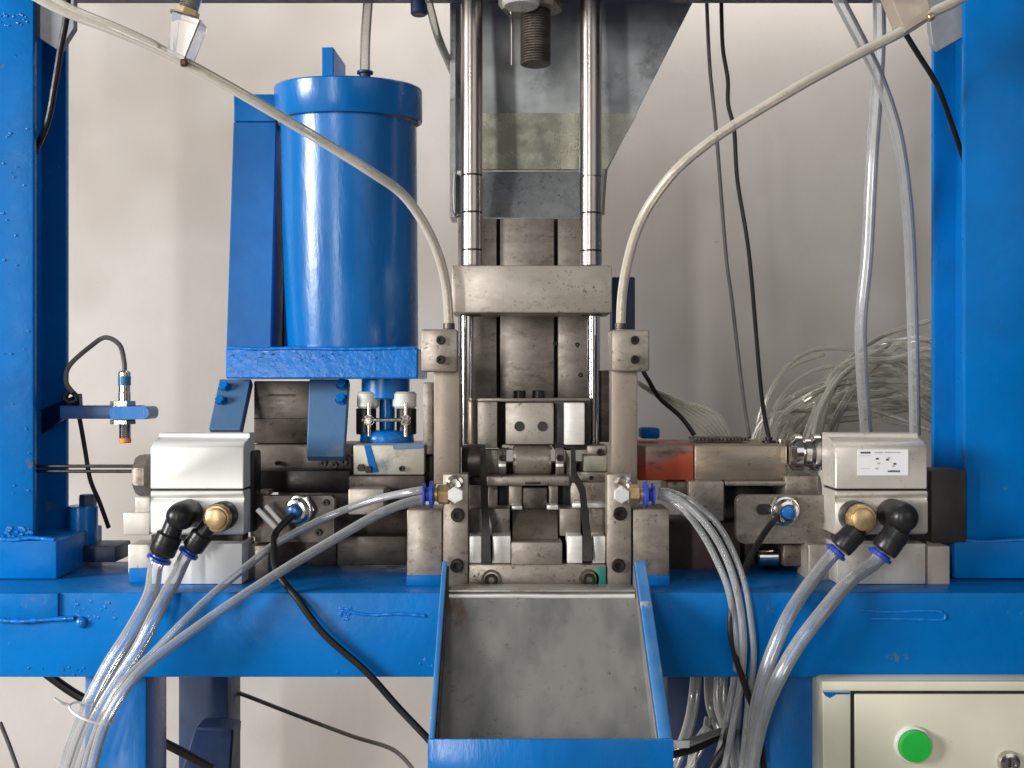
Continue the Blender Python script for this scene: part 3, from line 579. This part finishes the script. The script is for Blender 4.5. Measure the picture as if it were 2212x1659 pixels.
for i in range(15):
    part('rack_tooth', box(BM(), 1500+i*8, 946, 1505.5+i*8, 953, .2, .25, .0005), STEELD, mr)
bm = BM(); lathe(bm, P(1661, 966, .21), (0, 0, 1), [(0, 0), (.010, 0), (.010, .009), (.005, .010), (.005, .014), (0, .014)], 20); part('cable_gland', bm, PLB, mr)
bm = BM(); lathe(bm, P(1686, 958, .21), (0, 0, 1), [(0, 0), (.004, 0), (.004, .006), (0, .007)], 14); part('set_pin', bm, NICKEL, mr)
part('blue_clip', box(BM(), 1384, 924, 1426, 948, .22, .25, .004), BLUE, mr)
part('sensor_bracket', rounded(1591, 1070, 1800, 1174, .10, .115, 16), STEELM, mr)
part('bracket_slot', rounded(1634, 1089, 1666, 1112, .0985, .1, 10), DARK, mr)
part('gusset', prism(BM(), [P(1775, 1016, .12), P(1806, 1016, .12), P(1806, 1078, .12), P(1786, 1078, .12)], (0, .02, 0)), ALU2, mr)
# coupling at the end of the right actuator
cp = thing('rod_coupling', 'shiny round rod coupling with a black ring beside the beige actuator', 'coupling', P(1740, 1016, .12))
bm = BM(); lathe(bm, P(1704, 977, .135), (1, 0, 0), [(0, 0), (.017, 0), (.024, .005), (.024, .014), (.019, .019), (.019, .026), (.024, .030), (.0245, .040), (0, .040)], 36); part('coupling_body', bm, CHROME, cp)
bm = BM(); lathe(bm, P(1772, 977, .125), (1, 0, 0), [(0, 0), (.022, 0), (.025, .002), (.025, .007), (.022, .009), (0, .009)], 36); part('rubber_ring', bm, RUB, cp)
bm = BM(); box(bm, 1788, 958, 1805, 1020, .10, .14, .004); part('neck_block', bm, ALU2, cp)

# ================================================================== SENSORS
def ring_sensor(x, y, label, nose):
    t = thing('ring_sensor', label, 'sensor', P(x, y, .1), 'round sensors on the slide brackets')
    d = Vector((nose, -1, -.05)); o = P(x+6, y-2, .10)
    part('lock_nut', lathe(BM(), o, d, [(0, 0), (.0205, 0), (.0205, .006), (.019, .007), (0, .007)], 6), CHROME, t)
    part('washer', lathe(BM(), o+d.normalized()*.007, d, [(0, 0), (.0188, 0), (.0188, .002), (.0165, .003), (0, .003)], 32), NICKEL, t)
    part('threaded_body', lathe(BM(), o+d.normalized()*.010, d, [(0, 0), (.0155, 0), (.0162, .001), (.0155, .002), (.0162, .003), (.0155, .004), (.0162, .005), (.0155, .006), (.0140, .0085), (.0105, .0095), (.0095, .0085), (0, .0085)], 32), NICKEL, t)
    part('blue_cap', lathe(BM(), o+d.normalized()*.019, d, [(0, 0), (.0092, 0), (.0088, .004), (.0068, .008), (.003, .0095), (0, .0095)], 28), mat('blue_sensor_cap_%d' % x, (.01, .10, .34), (.015, .14, .42), 0, (.2, .3), 60, bump=.05), t)
ring_sensor(645, 1102, 'chrome ringed blue sensor on the bracket beside the white actuator', -.25)
ring_sensor(1685, 1104, 'chrome ringed blue sensor on the slotted bracket by the beige actuator', .12)
cc = thing('cable_clip', 'pale plastic clip tying the sensor cable beside the left ring sensor', 'cable clip', P(585, 1115, .08))
for k, (a, b, r) in enumerate((((556, 1100), (600, 1145), .0035), ((574, 1092), (612, 1135), .003), ((604, 1142), (626, 1120), .0035))):
    bm = BM(); d = P(*b, .075)-P(*a, .08); cyl(bm, P(*a, .08), P(*b, .075), r, 8); part('clip_jaw', bm, WHITEP, cc)
# threaded proximity sensor with bracket at left
ps = thing('proximity_sensor', 'upright threaded sensor with orange tip clamped on the blue arm', 'sensor', P(269, 957, .16))
Y = .16; k = s_(Y)
thr = lambda r, n: [(r*(.93 if i % 2 else 1), i*.0012) for i in range(n)]
part('barrel', lathe(BM(), P(269, 801, Y), (0, 0, -1), [(0, 0), (10*k, 0), (13*k, .002), (13*k, .018), (12.2*k, .0185), (12.2*k, .028), (13*k, .0285), (13*k, 78*k), (0, 78*k)], 28), NICKEL, ps)
part('blue_band', lathe(BM(), P(269, 813, Y), (0, 0, -1), [(12*k, 0), (13.4*k, 0), (13.4*k, .012), (12*k, .012)], 28), mat('teal_sensor_band', (.02, .16, .30), None, 0, (.2, .3)), ps)
for y0, y1 in ((866, 878), (906, 916)): part('lock_nut', lathe(BM(), P(265, y0, Y), (0, 0, -1), [(0, 0), (26*k, 0), (27*k, .002), (27*k, (y1-y0)*k), (0, (y1-y0)*k)], 6, .4), NICKEL, ps)
part('threaded_stub', lathe(BM(), P(270, 912, Y), (0, 0, -1), [(0, 0)]+[(13*k*(.93 if i % 2 else 1), i*.0014) for i in range(16)]+[(0, .0225)], 28), NICKEL, ps)
part('orange_tip', cyl(BM(), P(270, 946, Y), P(270, 957, Y), 13*k, 24, .001), ORANGE, ps)
sb = thing('sensor_arm', 'blue flat arm reaching from the left upright to hold the threaded sensor', 'bracket', P(100, 890, .17))
part('arm', box(BM(), 128, 876, 302, 905, .15, .175, .002), mat('dark_blue_arm', (.01, .05, .16), (.02, .09, .28), 0, (.3, .4), 10, bump=.2), sb)
part('eye', rounded(236, 878, 321, 906, .142, .182, 9), BLUEP, sb)
plate('weld_plate', [P(70, 893, .2), P(170, 850, .165), P(172, 880, .165), P(70, 950, .2)], (0, .012, 0), NAVY, sb)
bm = BM(); tube(bm, route([(150, 845, .16), (160, 850, .155), (166, 862, .155), (152, 868, .155), (140, 858, .155), (150, 845, .155)]), .0035, 10); part('cable_tie', bm, RUB, sb)
# cables
def cable(pts, r, label, m=RUB, name='cable', cat='cable', seg=10, group=None):
    return solo(name, tube(BM(), route(pts), r, seg), m, label, cat, group)
cable([(269, 803, .16), (268, 780, .16), (258, 745, .158), (228, 729, .156), (196, 748, .155), (150, 790, .15), (143, 825, .15), (158, 848, .15)], .0032, 'dark cable looping from the top of the threaded sensor to the left upright', RUBG)
cable([(160, 856, .17), (172, 905, .18), (184, 973, .19), (195, 1036, .19), (215, 1085, .2), (235, 1140, .21)], .0030, 'black cable hanging below the sensor arm beside the left upright')
cable([(146, -10, .09), (143, 40, .09), (130, 110, .095), (118, 185, .1), (104, 260, .11), (80, 318, .13), (64, 345, .16)], .0042, 'black cable curving down the top of the left upright')
cable([(1952, 66, .05), (1980, 112, .06), (2018, 172, .08), (2035, 210, .09), (2060, 280, .12), (2088, 362, .15)], .0034, 'thin black cable slanting across the top of the right upright')
cable([(1526, -10, .32), (1533, 142, .33), (1547, 284, .34), (1568, 549, .35), (1581, 648, .35), (1604, 846, .33), (1619, 945, .28)], .0028, 'left grey cable of the pair hanging right of the chute', RUBG)
cable([(1558, -10, .30), (1561, 99, .3), (1572, 170, .3), (1573, 225, .3), (1586, 282, .3), (1593, 391, .3), (1618, 549, .29), (1641, 813, .24), (1651, 896, .22), (1661, 945, .21)], .0030, 'right black cable of the hanging pair ending in a gland', RUB)
cable([(634, 1112, .07), (606, 1138, .06), (592, 1165, .05), (596, 1230, .02), (640, 1290, -.005), (700, 1370, -.01), (790, 1450, -.01), (862, 1530, -.01), (938, 1612, -.02), (980, 1680, 0)], .0042, 'black cable running from the left ring sensor down to the tray')
cable([(1680, 1118, .075), (1664, 1134, .06), (1646, 1160, .05), (1625, 1195, .035), (1603, 1245, .02), (1583, 1300, -.005), (1578, 1360, -.01), (1590, 1420, -.01), (1612, 1490, -.01), (1638, 1560, -.005), (1650, 1660, 0)], .0040, 'black cable running from the right ring sensor down the beam front')
cable([(100, 1455, .2), (161, 1498, .2), (240, 1540, .2), (319, 1586, .2), (400, 1628, .2), (460, 1660, .2)], .0062, 'thick black cable slanting behind the left front leg', name='power_cable')
cable([(440, 1455, .4), (500, 1490, .42), (548, 1509, .44), (640, 1545, .5), (760, 1590, .5), (850, 1620, .45), (900, 1672, .4)], .0034, 'thin grey cable crossing the wall under the beam', RUBG)
cable([(0, 1560, .3), (20, 1610, .3), (45, 1680, .3)], .0030, 'short thin cable at the lower left corner of the wall', RUBG)
cable([(1388, 800, .25), (1400, 820, .25), (1425, 860, .26), (1470, 900, .27), (1500, 940, .27)], .0034, 'short black cable leaving the right guide block', RUB)
# twin rods at left
for y, lab in ((1007, 'upper thin black rod between left upright and white actuator'), (1018, 'lower thin black rod between left upright and white actuator')):
    solo('tie_rod', cyl(BM(), P(60, y, .12), P(300, y, .09), .0022, 12), BLACKO, lab, 'rod', 'thin tie rods beside the left upright')
# blue can behind the left foot
bc = thing('blue_boss', 'short round blue boss with a dark bolt on top behind the left foot', 'boss', P(178, 1180, .2))
part('boss_body', cyl(BM(), P(178, 1180, .2), P(178, 1092, .2), 32*s_(.2), 32, .002), BLUEP, bc)
part('boss_bolt', lathe(BM(), P(190, 1093, .2), (0, 0, 1), [(0, 0), (.0115, 0), (.0115, .014), (.010, .016), (0, .016)], 6), NAVY, bc)
part('boss_flange', box(BM(), 120, 1180, 250, 1215, .17, .229, .002), NAVY, bc)

# ================================================================== CATCH TRAY
ty = thing('catch_tray', 'sloping blue sheet metal catch tray with a scratched bare zinc inside', 'tray', P(1180, 1600, -.1))
xl0, xl1 = -.0845, -.0785; xr0, xr1 = .149, .1625
za = pz(1300, -.006); zf = pz(1700, -.19)
def side(x0, x1, m): return prismx(BM(), x0, x1, [(.03, pz(1210, .03)), (-.192, pz(1597, -.192)), (-.192, zf-.01), (-.0045, za-.012), (-.0045, -.2475), (.03, -.2475)], .001)
part('side_wall', side(xl0, xl1, 0), TRAYB, ty); part('side_wall', side(xr0, xr1, 0), TRAYB, ty)
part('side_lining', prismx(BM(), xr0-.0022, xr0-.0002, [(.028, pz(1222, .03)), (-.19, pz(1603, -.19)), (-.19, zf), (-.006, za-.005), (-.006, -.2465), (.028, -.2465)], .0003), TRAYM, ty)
part('side_lining', prismx(BM(), xl1+.0002, xl1+.0022, [(.028, pz(1222, .03)), (-.19, pz(1603, -.19)), (-.19, zf), (-.006, za-.005), (-.006, -.2465), (.028, -.2465)], .0003), STEELD, ty)  # left lining in dark steel, painting the shaded side of the zinc
bm = BM(); n = 14
prof = [(.042, -.2462), (.010, -.2455), (-.002, -.2475), (-.010, -.256), (-.016, -.264)]
prof += [(-.016+(-.19+.016)*i/n, -.264+(zf+.264)*i/n+.0005*math.sin(i*1.1)) for i in range(1, n+1)]
prismx(bm, xl1+.001, xr0-.001, prof+[(a, b-.002) for a, b in prof[::-1]], 0); part('tray_floor', bm, TRAYM, ty, ang=50)
part('front_wall', wbox(BM(), (xl0-.0006, -.196, zf-.02), (xr1+.0006, -.1925, pz(1597, -.196)), .001), BLUEP, ty)
bm = BM(); tube(bm, [Vector((xl1+.004, -.006, -.2510)), Vector((.0, -.0065, -.2505)), Vector((.06, -.006, -.2512)), Vector((xr0-.004, -.006, -.2508))], .0024, 8, 8, jit=.15); part('rolled_lip', bm, ALUB, ty)
part('flange', wbox(BM(), (xl1+.003, -.003, -.2462), (xr0-.003, .040, -.2448), .0005), mat('pale_zinc_flange', (.52, .50, .44), (.38, .36, .31), .4, (.35, .5), 30, bump=.2, bs=120, spot=(.2, .17, .14), spots=(16, .58, .68)), ty)

# ================================================================== CONTROL BOX
cb = thing('control_box', 'cream enamelled control box with one green button under the beam', 'control box', P(1990, 1660, -.03))
Yc = -.03
X0 = (1777-CX)*s_(Yc); zt = pz(1472, Yc)
part('case', wbox(BM(), (X0, Yc+.004, -.75), (.78, .019, zt), .006), CREAM, cb)
part('frame_strip', box(BM(), 1777, 1472, 2320, 1493, Yc, Yc+.006, .003), CREAM, cb)
part('frame_strip', box(BM(), 1777, 1494, 1838, 2100, Yc, Yc+.006, .002), CREAM, cb)
part('door_gap', box(BM(), 1838, 1493, 2320, 2100, Yc+.003, Yc+.005, 0), DARK, cb)
dr = part('door', box(BM(), 1847, 1500, 2320, 2100, Yc-.001, Yc+.0035, .0015), CREAM, cb)
part('paint_drip', prism(BM(), [P(x, y, Yc-.0008) for x, y in ((1778, 1495), (1838, 1496), (1836, 1500), (1806, 1500), (1792, 1508), (1782, 1502))], (0, .001, 0), 0), BLUE, cb)
o = P(1971, 1607, Yc); pb = thing('push_button', 'round green push button on the cream control box', 'button', o)
kk = s_(Yc)
part('bezel', lathe(BM(), o+Vector((0, -.001, 0)), (0, -1, 0), [(0, 0), (41*kk, 0), (41*kk, .002), (38*kk, .005), (35*kk, .005), (35*kk, 0)], 48), WHITEP, pb)
part('cap', lathe(BM(), o, (0, -1, 0), [(0, 0), (34*kk, 0), (34*kk, .011), (32*kk, .013), (15*kk, .0138), (0, .014)], 48), GREEN, pb)
o = P(2176, 1644, Yc); lk = thing('key_switch', 'round chrome key switch at the lower right of the control box', 'key switch', o)
part('bezel', lathe(BM(), o+Vector((0, -.001, 0)), (0, -1, 0), [(0, 0), (24*kk, 0), (24*kk, .002), (21*kk, .007), (14*kk, .008), (13*kk, .005), (0, .005)], 40), CHROME, lk)
part('key_slot', wbox(BM(), (o.x-.0012, o.y-.0075, o.z-.005), (o.x+.0012, o.y-.005, o.z+.005), .0003), DARK, lk)

# ================================================================== FEED HOSES
hl = [(40, -30, -.02), (130, 20, -.02), (240, 62, -.02), (330, 100, -.015), (400, 135, -.01), (500, 190, .0), (600, 248, .01), (720, 320, .03), (800, 370, .04), (870, 420, .06), (920, 490, .075), (950, 560, .09), (965, 630, .105), (970, 712, .112)]
hr = [(2120, -30, -.02), (2060, 5, -.02), (2012, 28, -.015), (1952, 66, -.01), (1853, 117, -.005), (1728, 185, .0), (1586, 270, .02), (1515, 320, .03), (1462, 366, .04), (1424, 412, .055), (1392, 462, .07), (1368, 520, .085), (1351, 590, .1), (1343, 650, .108), (1341, 712, .112)]
def hose(pts, label):
    t = thing('feed_hose', label, 'hose', P(*pts[-1]), 'cream feed hoses running into the guide blocks')
    part('sheath', tube(BM(), route(pts), .0063, 16), CRT, t)
    part('core', tube(BM(), route(pts), .0026, 8), mat('hose_core_%d' % int(pts[0][0]), (.22, .16, .10), (.7, .6, .46), .2, (.4, .5), 150, bump=.2), t)
    e = P(pts[-1][0], 708, .112); part('ferrule', cyl(BM(), e+Vector((0, 0, -.002)), e+Vector((0, 0, .006)), .0075, 20), STEELD, t)
hose(hl, 'cream feed hose arching from upper left into the left guide block'); hose(hr, 'cream feed hose arching from upper right into the right guide block')
# slit tape strip beside the left hose
solo('guide_strip', tube(BM(), route([(60, -35, -.022), (150, 14, -.024), (250, 56, -.024), (330, 92, -.02), (342, 102, -.018)]), .0035, 8), CRT, 'short clear strip lying on top of the left feed hose', 'strip')
# acrylic sensing blocks
ab = thing('acrylic_block', 'clear acrylic block with a threaded bolt clamped on the left feed hose', 'block', P(395, 130, -.01))
d1 = P(360, 118, -.02); pts = [P(360, 112, -.02), P(397, 136, -.02), P(434, 42, -.02), P(372, 24, -.02)]
part('block_body', prism(BM(), pts, (0, .03, 0), .001), ACR, ab)
bm = BM(); tube(bm, [P(432, 44, -.024), P(398, 128, -.024)], .0008, 6, smooth=False); part('edge_line', bm, STEELD, ab)
part('clamp_pin', cyl(BM(), P(391, 136, -.022), P(404, 136, -.022), .0045, 14), mat('rusty_pin', (.10, .05, .03), None, .3, (.4, .6)), ab)
ax = (P(430, -50, -.005)-P(403, 40, -.005)).normalized()
part('flange_washer', lathe(BM(), P(402, 38, -.005), ax, [(0, 0), (.019, 0), (.019, .0016), (0, .0016)], 32), STEELM, ab)
part('lock_nut', lathe(BM(), P(402, 38, -.005)+ax*.0016, ax, [(0, 0), (.014, 0), (.014, .008), (0, .008)], 6), BRASS, ab)
part('threaded_bolt', lathe(BM(), P(402, 38, -.005), ax, [(0, 0)]+[(.0115*(.94 if i % 2 else 1), i*.0012) for i in range(50)], 24), NICKEL, ab)
rb = thing('acrylic_block', 'brownish clear block clamped on the right feed hose near the top beam', 'block', P(1985, 90, -.01))
part('block_body', prism(BM(), [P(1917, -25, -.02), P(2000, -25, -.02), P(2014, 34, -.02), P(1956, 70, -.02)], (0, .03, 0), .001), clear('tan_acrylic', (.8, .72, .62), (.46, .38, .31), .55, .8), rb)
part('clamp_pin', cyl(BM(), P(2004, 40, -.022), P(2016, 34, -.022), .0045, 14), BRASS, rb)

# ================================================================== CLEAR AIR TUBES
def atube(pts, r, label, m=CLR, g='clear air tubes', seg=16):
    c = route(pts) if not isinstance(pts[0], Vector) else pts
    t = solo('air_tube', tube(BM(), c, r, 24, 20), m, label, 'air tube', g)
    bm = BM(); tube(bm, [p-Vector(t.location) for p in c], r*.62, 16, 20); bm.transform(Matrix.Translation(Vector(t.location)))
    part('bore', bm, CLRI, t); return t
CLRI = clear('tube_bore', (.99, .99, .99), (.92, .93, .94), .03, .42, .1)
atube([sL1-dL1*.004, sL1+dL1*.012]+route([(325, 1285, -.01), (285, 1362, -.035), (238, 1435, -.045), (196, 1515, -.05), (160, 1600, -.05), (132, 1690, -.05)]), .0090, 'thick clear tube from the black elbow of the white actuator')
atube([sL2-dL2*.004, sL2+dL2*.010]+route([(378, 1250, .0), (338, 1325, -.03), (300, 1400, -.04), (250, 1475, -.045), (212, 1540, -.05), (182, 1610, -.05), (158, 1690, -.05)]), .0084, 'thick clear tube from the brass elbow of the white actuator')
atube([(918, 1058, .026), (880, 1064, .03), (800, 1082, .06), (700, 1120, .07), (600, 1172, .05), (540, 1218, .02), (470, 1275, -.01), (400, 1340, -.035), (330, 1412, -.045), (265, 1475, -.06), (226, 1540, -.065), (198, 1610, -.065), (176, 1690, -.065)], .0048, 'upper thin clear tube from the left brass fitting behind the ring sensor')
atube([(918, 1078, .026), (880, 1086, .024), (815, 1112, .02), (700, 1178, .01), (620, 1226, -.005), (520, 1290, -.025), (430, 1352, -.04), (345, 1415, -.055), (285, 1470, -.07), (240, 1535, -.078), (214, 1600, -.08), (192, 1690, -.08)], .0058, 'lower thin clear tube from the left brass fitting crossing the beam')
atube([sR1-dR1*.004, sR1+dR1*.012]+route([(1748, 1262, .0), (1704, 1330, -.025), (1672, 1400, -.03), (1648, 1470, -.03), (1632, 1550, -.02), (1622, 1690, -.01)]), .0082, 'thick clear tube from the brass elbow of the beige actuator')
atube([sR2-dR2*.004, sR2+dR2*.012]+route([(1838, 1252, -.01), (1775, 1325, -.035), (1722, 1395, -.04), (1682, 1465, -.04), (1652, 1535, -.03), (1632, 1610, -.02), (1615, 1700, -.02)]), .0086, 'thick clear tube from the black elbow of the beige actuator')
atube([(1424, 1066, .026), (1450, 1072, .02), (1490, 1096, .01), (1530, 1138, .0), (1562, 1190, -.005), (1585, 1250, -.012), (1600, 1320, -.015), (1606, 1400, -.015), (1600, 1480, .0), (1585, 1560, .02), (1560, 1690, .03)], .0044, 'upper thin clear tube from the right brass fitting')
atube([(1424, 1072, .026), (1450, 1082, .03), (1482, 1106, .02), (1520, 1158, .015), (1550, 1215, .005), (1572, 1270, -.005), (1586, 1340, -.01), (1592, 1420, -.008), (1580, 1500, .03), (1560, 1600, .05), (1530, 1690, .05)], .0040, 'lower thin clear tube from the right brass fitting')
atube([(1800, -30, .1), (1813, 0, .1), (1863, 96, .12), (1899, 170, .14), (1938, 290, .16), (1958, 426, .18), (1967, 560, .2), (1973, 750, .22), (1977, 940, .24)], .0078, 'clear tube slanting then dropping beside the right upright')
atube([(1897, -30, .2), (1900, 80, .2), (1893, 213, .2), (1883, 355, .2), (1873, 549, .21), (1860, 690, .22), (1862, 800, .23), (1872, 938, .25)], .0085, 'straight clear tube hanging behind the beige actuator')
atube([(1424, 1060, .026), (1455, 1064, .03), (1500, 1088, .02), (1548, 1130, .012), (1582, 1188, .0), (1608, 1260, -.012), (1622, 1340, -.016), (1628, 1430, -.012), (1616, 1520, .01), (1600, 1690, .02)], .0036, 'slimmest outermost clear tube from the right brass fitting')
# cable tie round the left bundle
ct = thing('cable_tie', 'white cable tie holding four clear tubes below the beam', 'cable tie', P(190, 1540, -.06))
ring = [P(198, 1540, -.062)+Vector((math.cos(a)*.0235, math.sin(a)*.022, -math.cos(a)*.010)) for a in [2*math.pi*i/16 for i in range(17)]]
part('strap', tube(BM(), ring, .0014, 8, 4), WHITEP, ct)
part('tie_tail', tube(BM(), [ring[8]+Vector((0, -.004, 0)), ring[8]+Vector((-.006, -.01, .004)), ring[8]+Vector((-.014, -.012, .010))], .0017, 8, 4), WHITEP, ct)

# coil of tubes at the back right
tcoil = thing('tube_coil', 'tangled coil of thin yellowed tubes behind the beige actuator', 'tube coil', P(1850, 940, .5))
rnd = random.Random(11)
for i in range(26):
    x0 = rnd.uniform(1640, 1800); xt = x0+rnd.uniform(70, 150); ytop = 745+(1800-x0)*.62+rnd.uniform(-15, 75); Y = rnd.uniform(.42, .62)
    y0 = rnd.uniform(930, 1000); ye = ytop+rnd.uniform(-30, 70); dY = rnd.uniform(-.03, .03)
    pts = [(x0-12, y0+30, Y-.02), (x0, y0-40, Y), ((x0+xt)/2-14, (y0+ytop)/2-26, Y+dY), (xt-10, ytop+8, Y), ((xt+1990)/2, ytop-rnd.uniform(-6, 16), Y), (2010, ye, Y-.01), (2080, ye+60, Y)]
    part('tube_strand', tube(BM(), route(pts), rnd.uniform(.0042, .0062), 10, 7), CRY, tcoil)
for pts in ([(1620, 960, .5), (1650, 905, .5), (1720, 885, .48), (1770, 872, .46), (1850, 878, .46), (1930, 900, .46), (2010, 930, .46)], [(1640, 950, .58), (1660, 850, .58), (1720, 775, .58), (1790, 752, .58), (1900, 770, .58), (2010, 830, .58)],
            [(1722, 1010, .15), (1740, 965, .2), (1762, 900, .3), (1790, 840, .4), (1840, 770, .45), (1920, 720, .5), (2020, 690, .5)], [(1700, 960, .5), (1760, 890, .5), (1800, 868, .5), (1845, 880, .5), (1900, 905, .5), (2000, 925, .5)],
            [(1630, 960, .62), (1645, 880, .62), (1700, 800, .62), (1780, 765, .62)], [(1655, 960, .6), (1680, 870, .6), (1740, 810, .6), (1800, 790, .6)], [(1730, 1012, .15), (1752, 960, .2), (1775, 880, .3), (1830, 800, .42), (1930, 745, .5), (2020, 730, .5)]):
    part('tube_strand', tube(BM(), route(pts), .0040, 10, 8), CRY, tcoil)
tb = thing('tube_bundle', 'sheaf of thin clear tubes slanting down behind the right side bar', 'tube bundle', P(1480, 880, .3))
for i in range(6):
    a = i*9
    part('tube_strand', tube(BM(), route([(1360+a*.6, 815-a*.5+i*8, .28), (1430+a*.8, 862-a*.6+i*6, .28), (1500+a, 910-a*.4, .28), (1545+a*.8, 950, .28)]), .0034, 8, 6), CRY, tb)
tb2 = thing('tube_bundle', 'tangle of grey and tan tubes hanging in shadow under the beam', 'tube bundle', P(1560, 1560, .1))
for k, (pts, r, m) in enumerate((([(1505, 1440, .1), (1500, 1500, .1), (1490, 1560, .09), (1470, 1620, .08), (1440, 1690, .08)], .0075, CRY), ([(1535, 1440, .12), (1538, 1520, .12), (1560, 1580, .1), (1575, 1640, .1), (1580, 1700, .1)], .009, CRY),
            ([(1560, 1440, .1), (1556, 1520, .09), (1572, 1580, .08), (1560, 1640, .08), (1555, 1700, .08)], .009, CRY), ([(1590, 1440, .08), (1590, 1520, .08), (1585, 1600, .07), (1600, 1700, .07)], .008, CRY),
            ([(1445, 1612, .0), (1500, 1600, .02), (1540, 1585, .05), (1590, 1572, .08)], .0045, CRY), ([(1445, 1632, .02), (1500, 1618, .04), (1560, 1590, .06), (1620, 1580, .08)], .0045, RUB),
            ([(1575, 1560, .05), (1570, 1610, .04), (1545, 1650, .04), (1520, 1700, .04)], .006, RUB), ([(1530, 1570, .06), (1500, 1620, .06), (1490, 1700, .06)], .006, CRY), ([(1470, 1690, .1), (1500, 1640, .1), (1520, 1600, .1), (1530, 1550, .1)], .005, CRY))):
    part('tube_strand', tube(BM(), route(pts), r, 12, 7), m, tb2)
solo('tag_strip', box(BM(), 1447, 1600, 1490, 1616, .0, .003, .0006), PAPER, 'pale paper tag strip beside the tray corner', 'tag')
# dark sheet hanging under the beam at left
solo('rubber_sheet', prism(BM(), [P(420, 1572, .3), P(504, 1575, .3), P(496, 1700, .3), P(380, 1700, .3)], (0, .05, 0), .003), NAVY, 'dark navy sheet standing low behind the rear left leg', 'sheet')
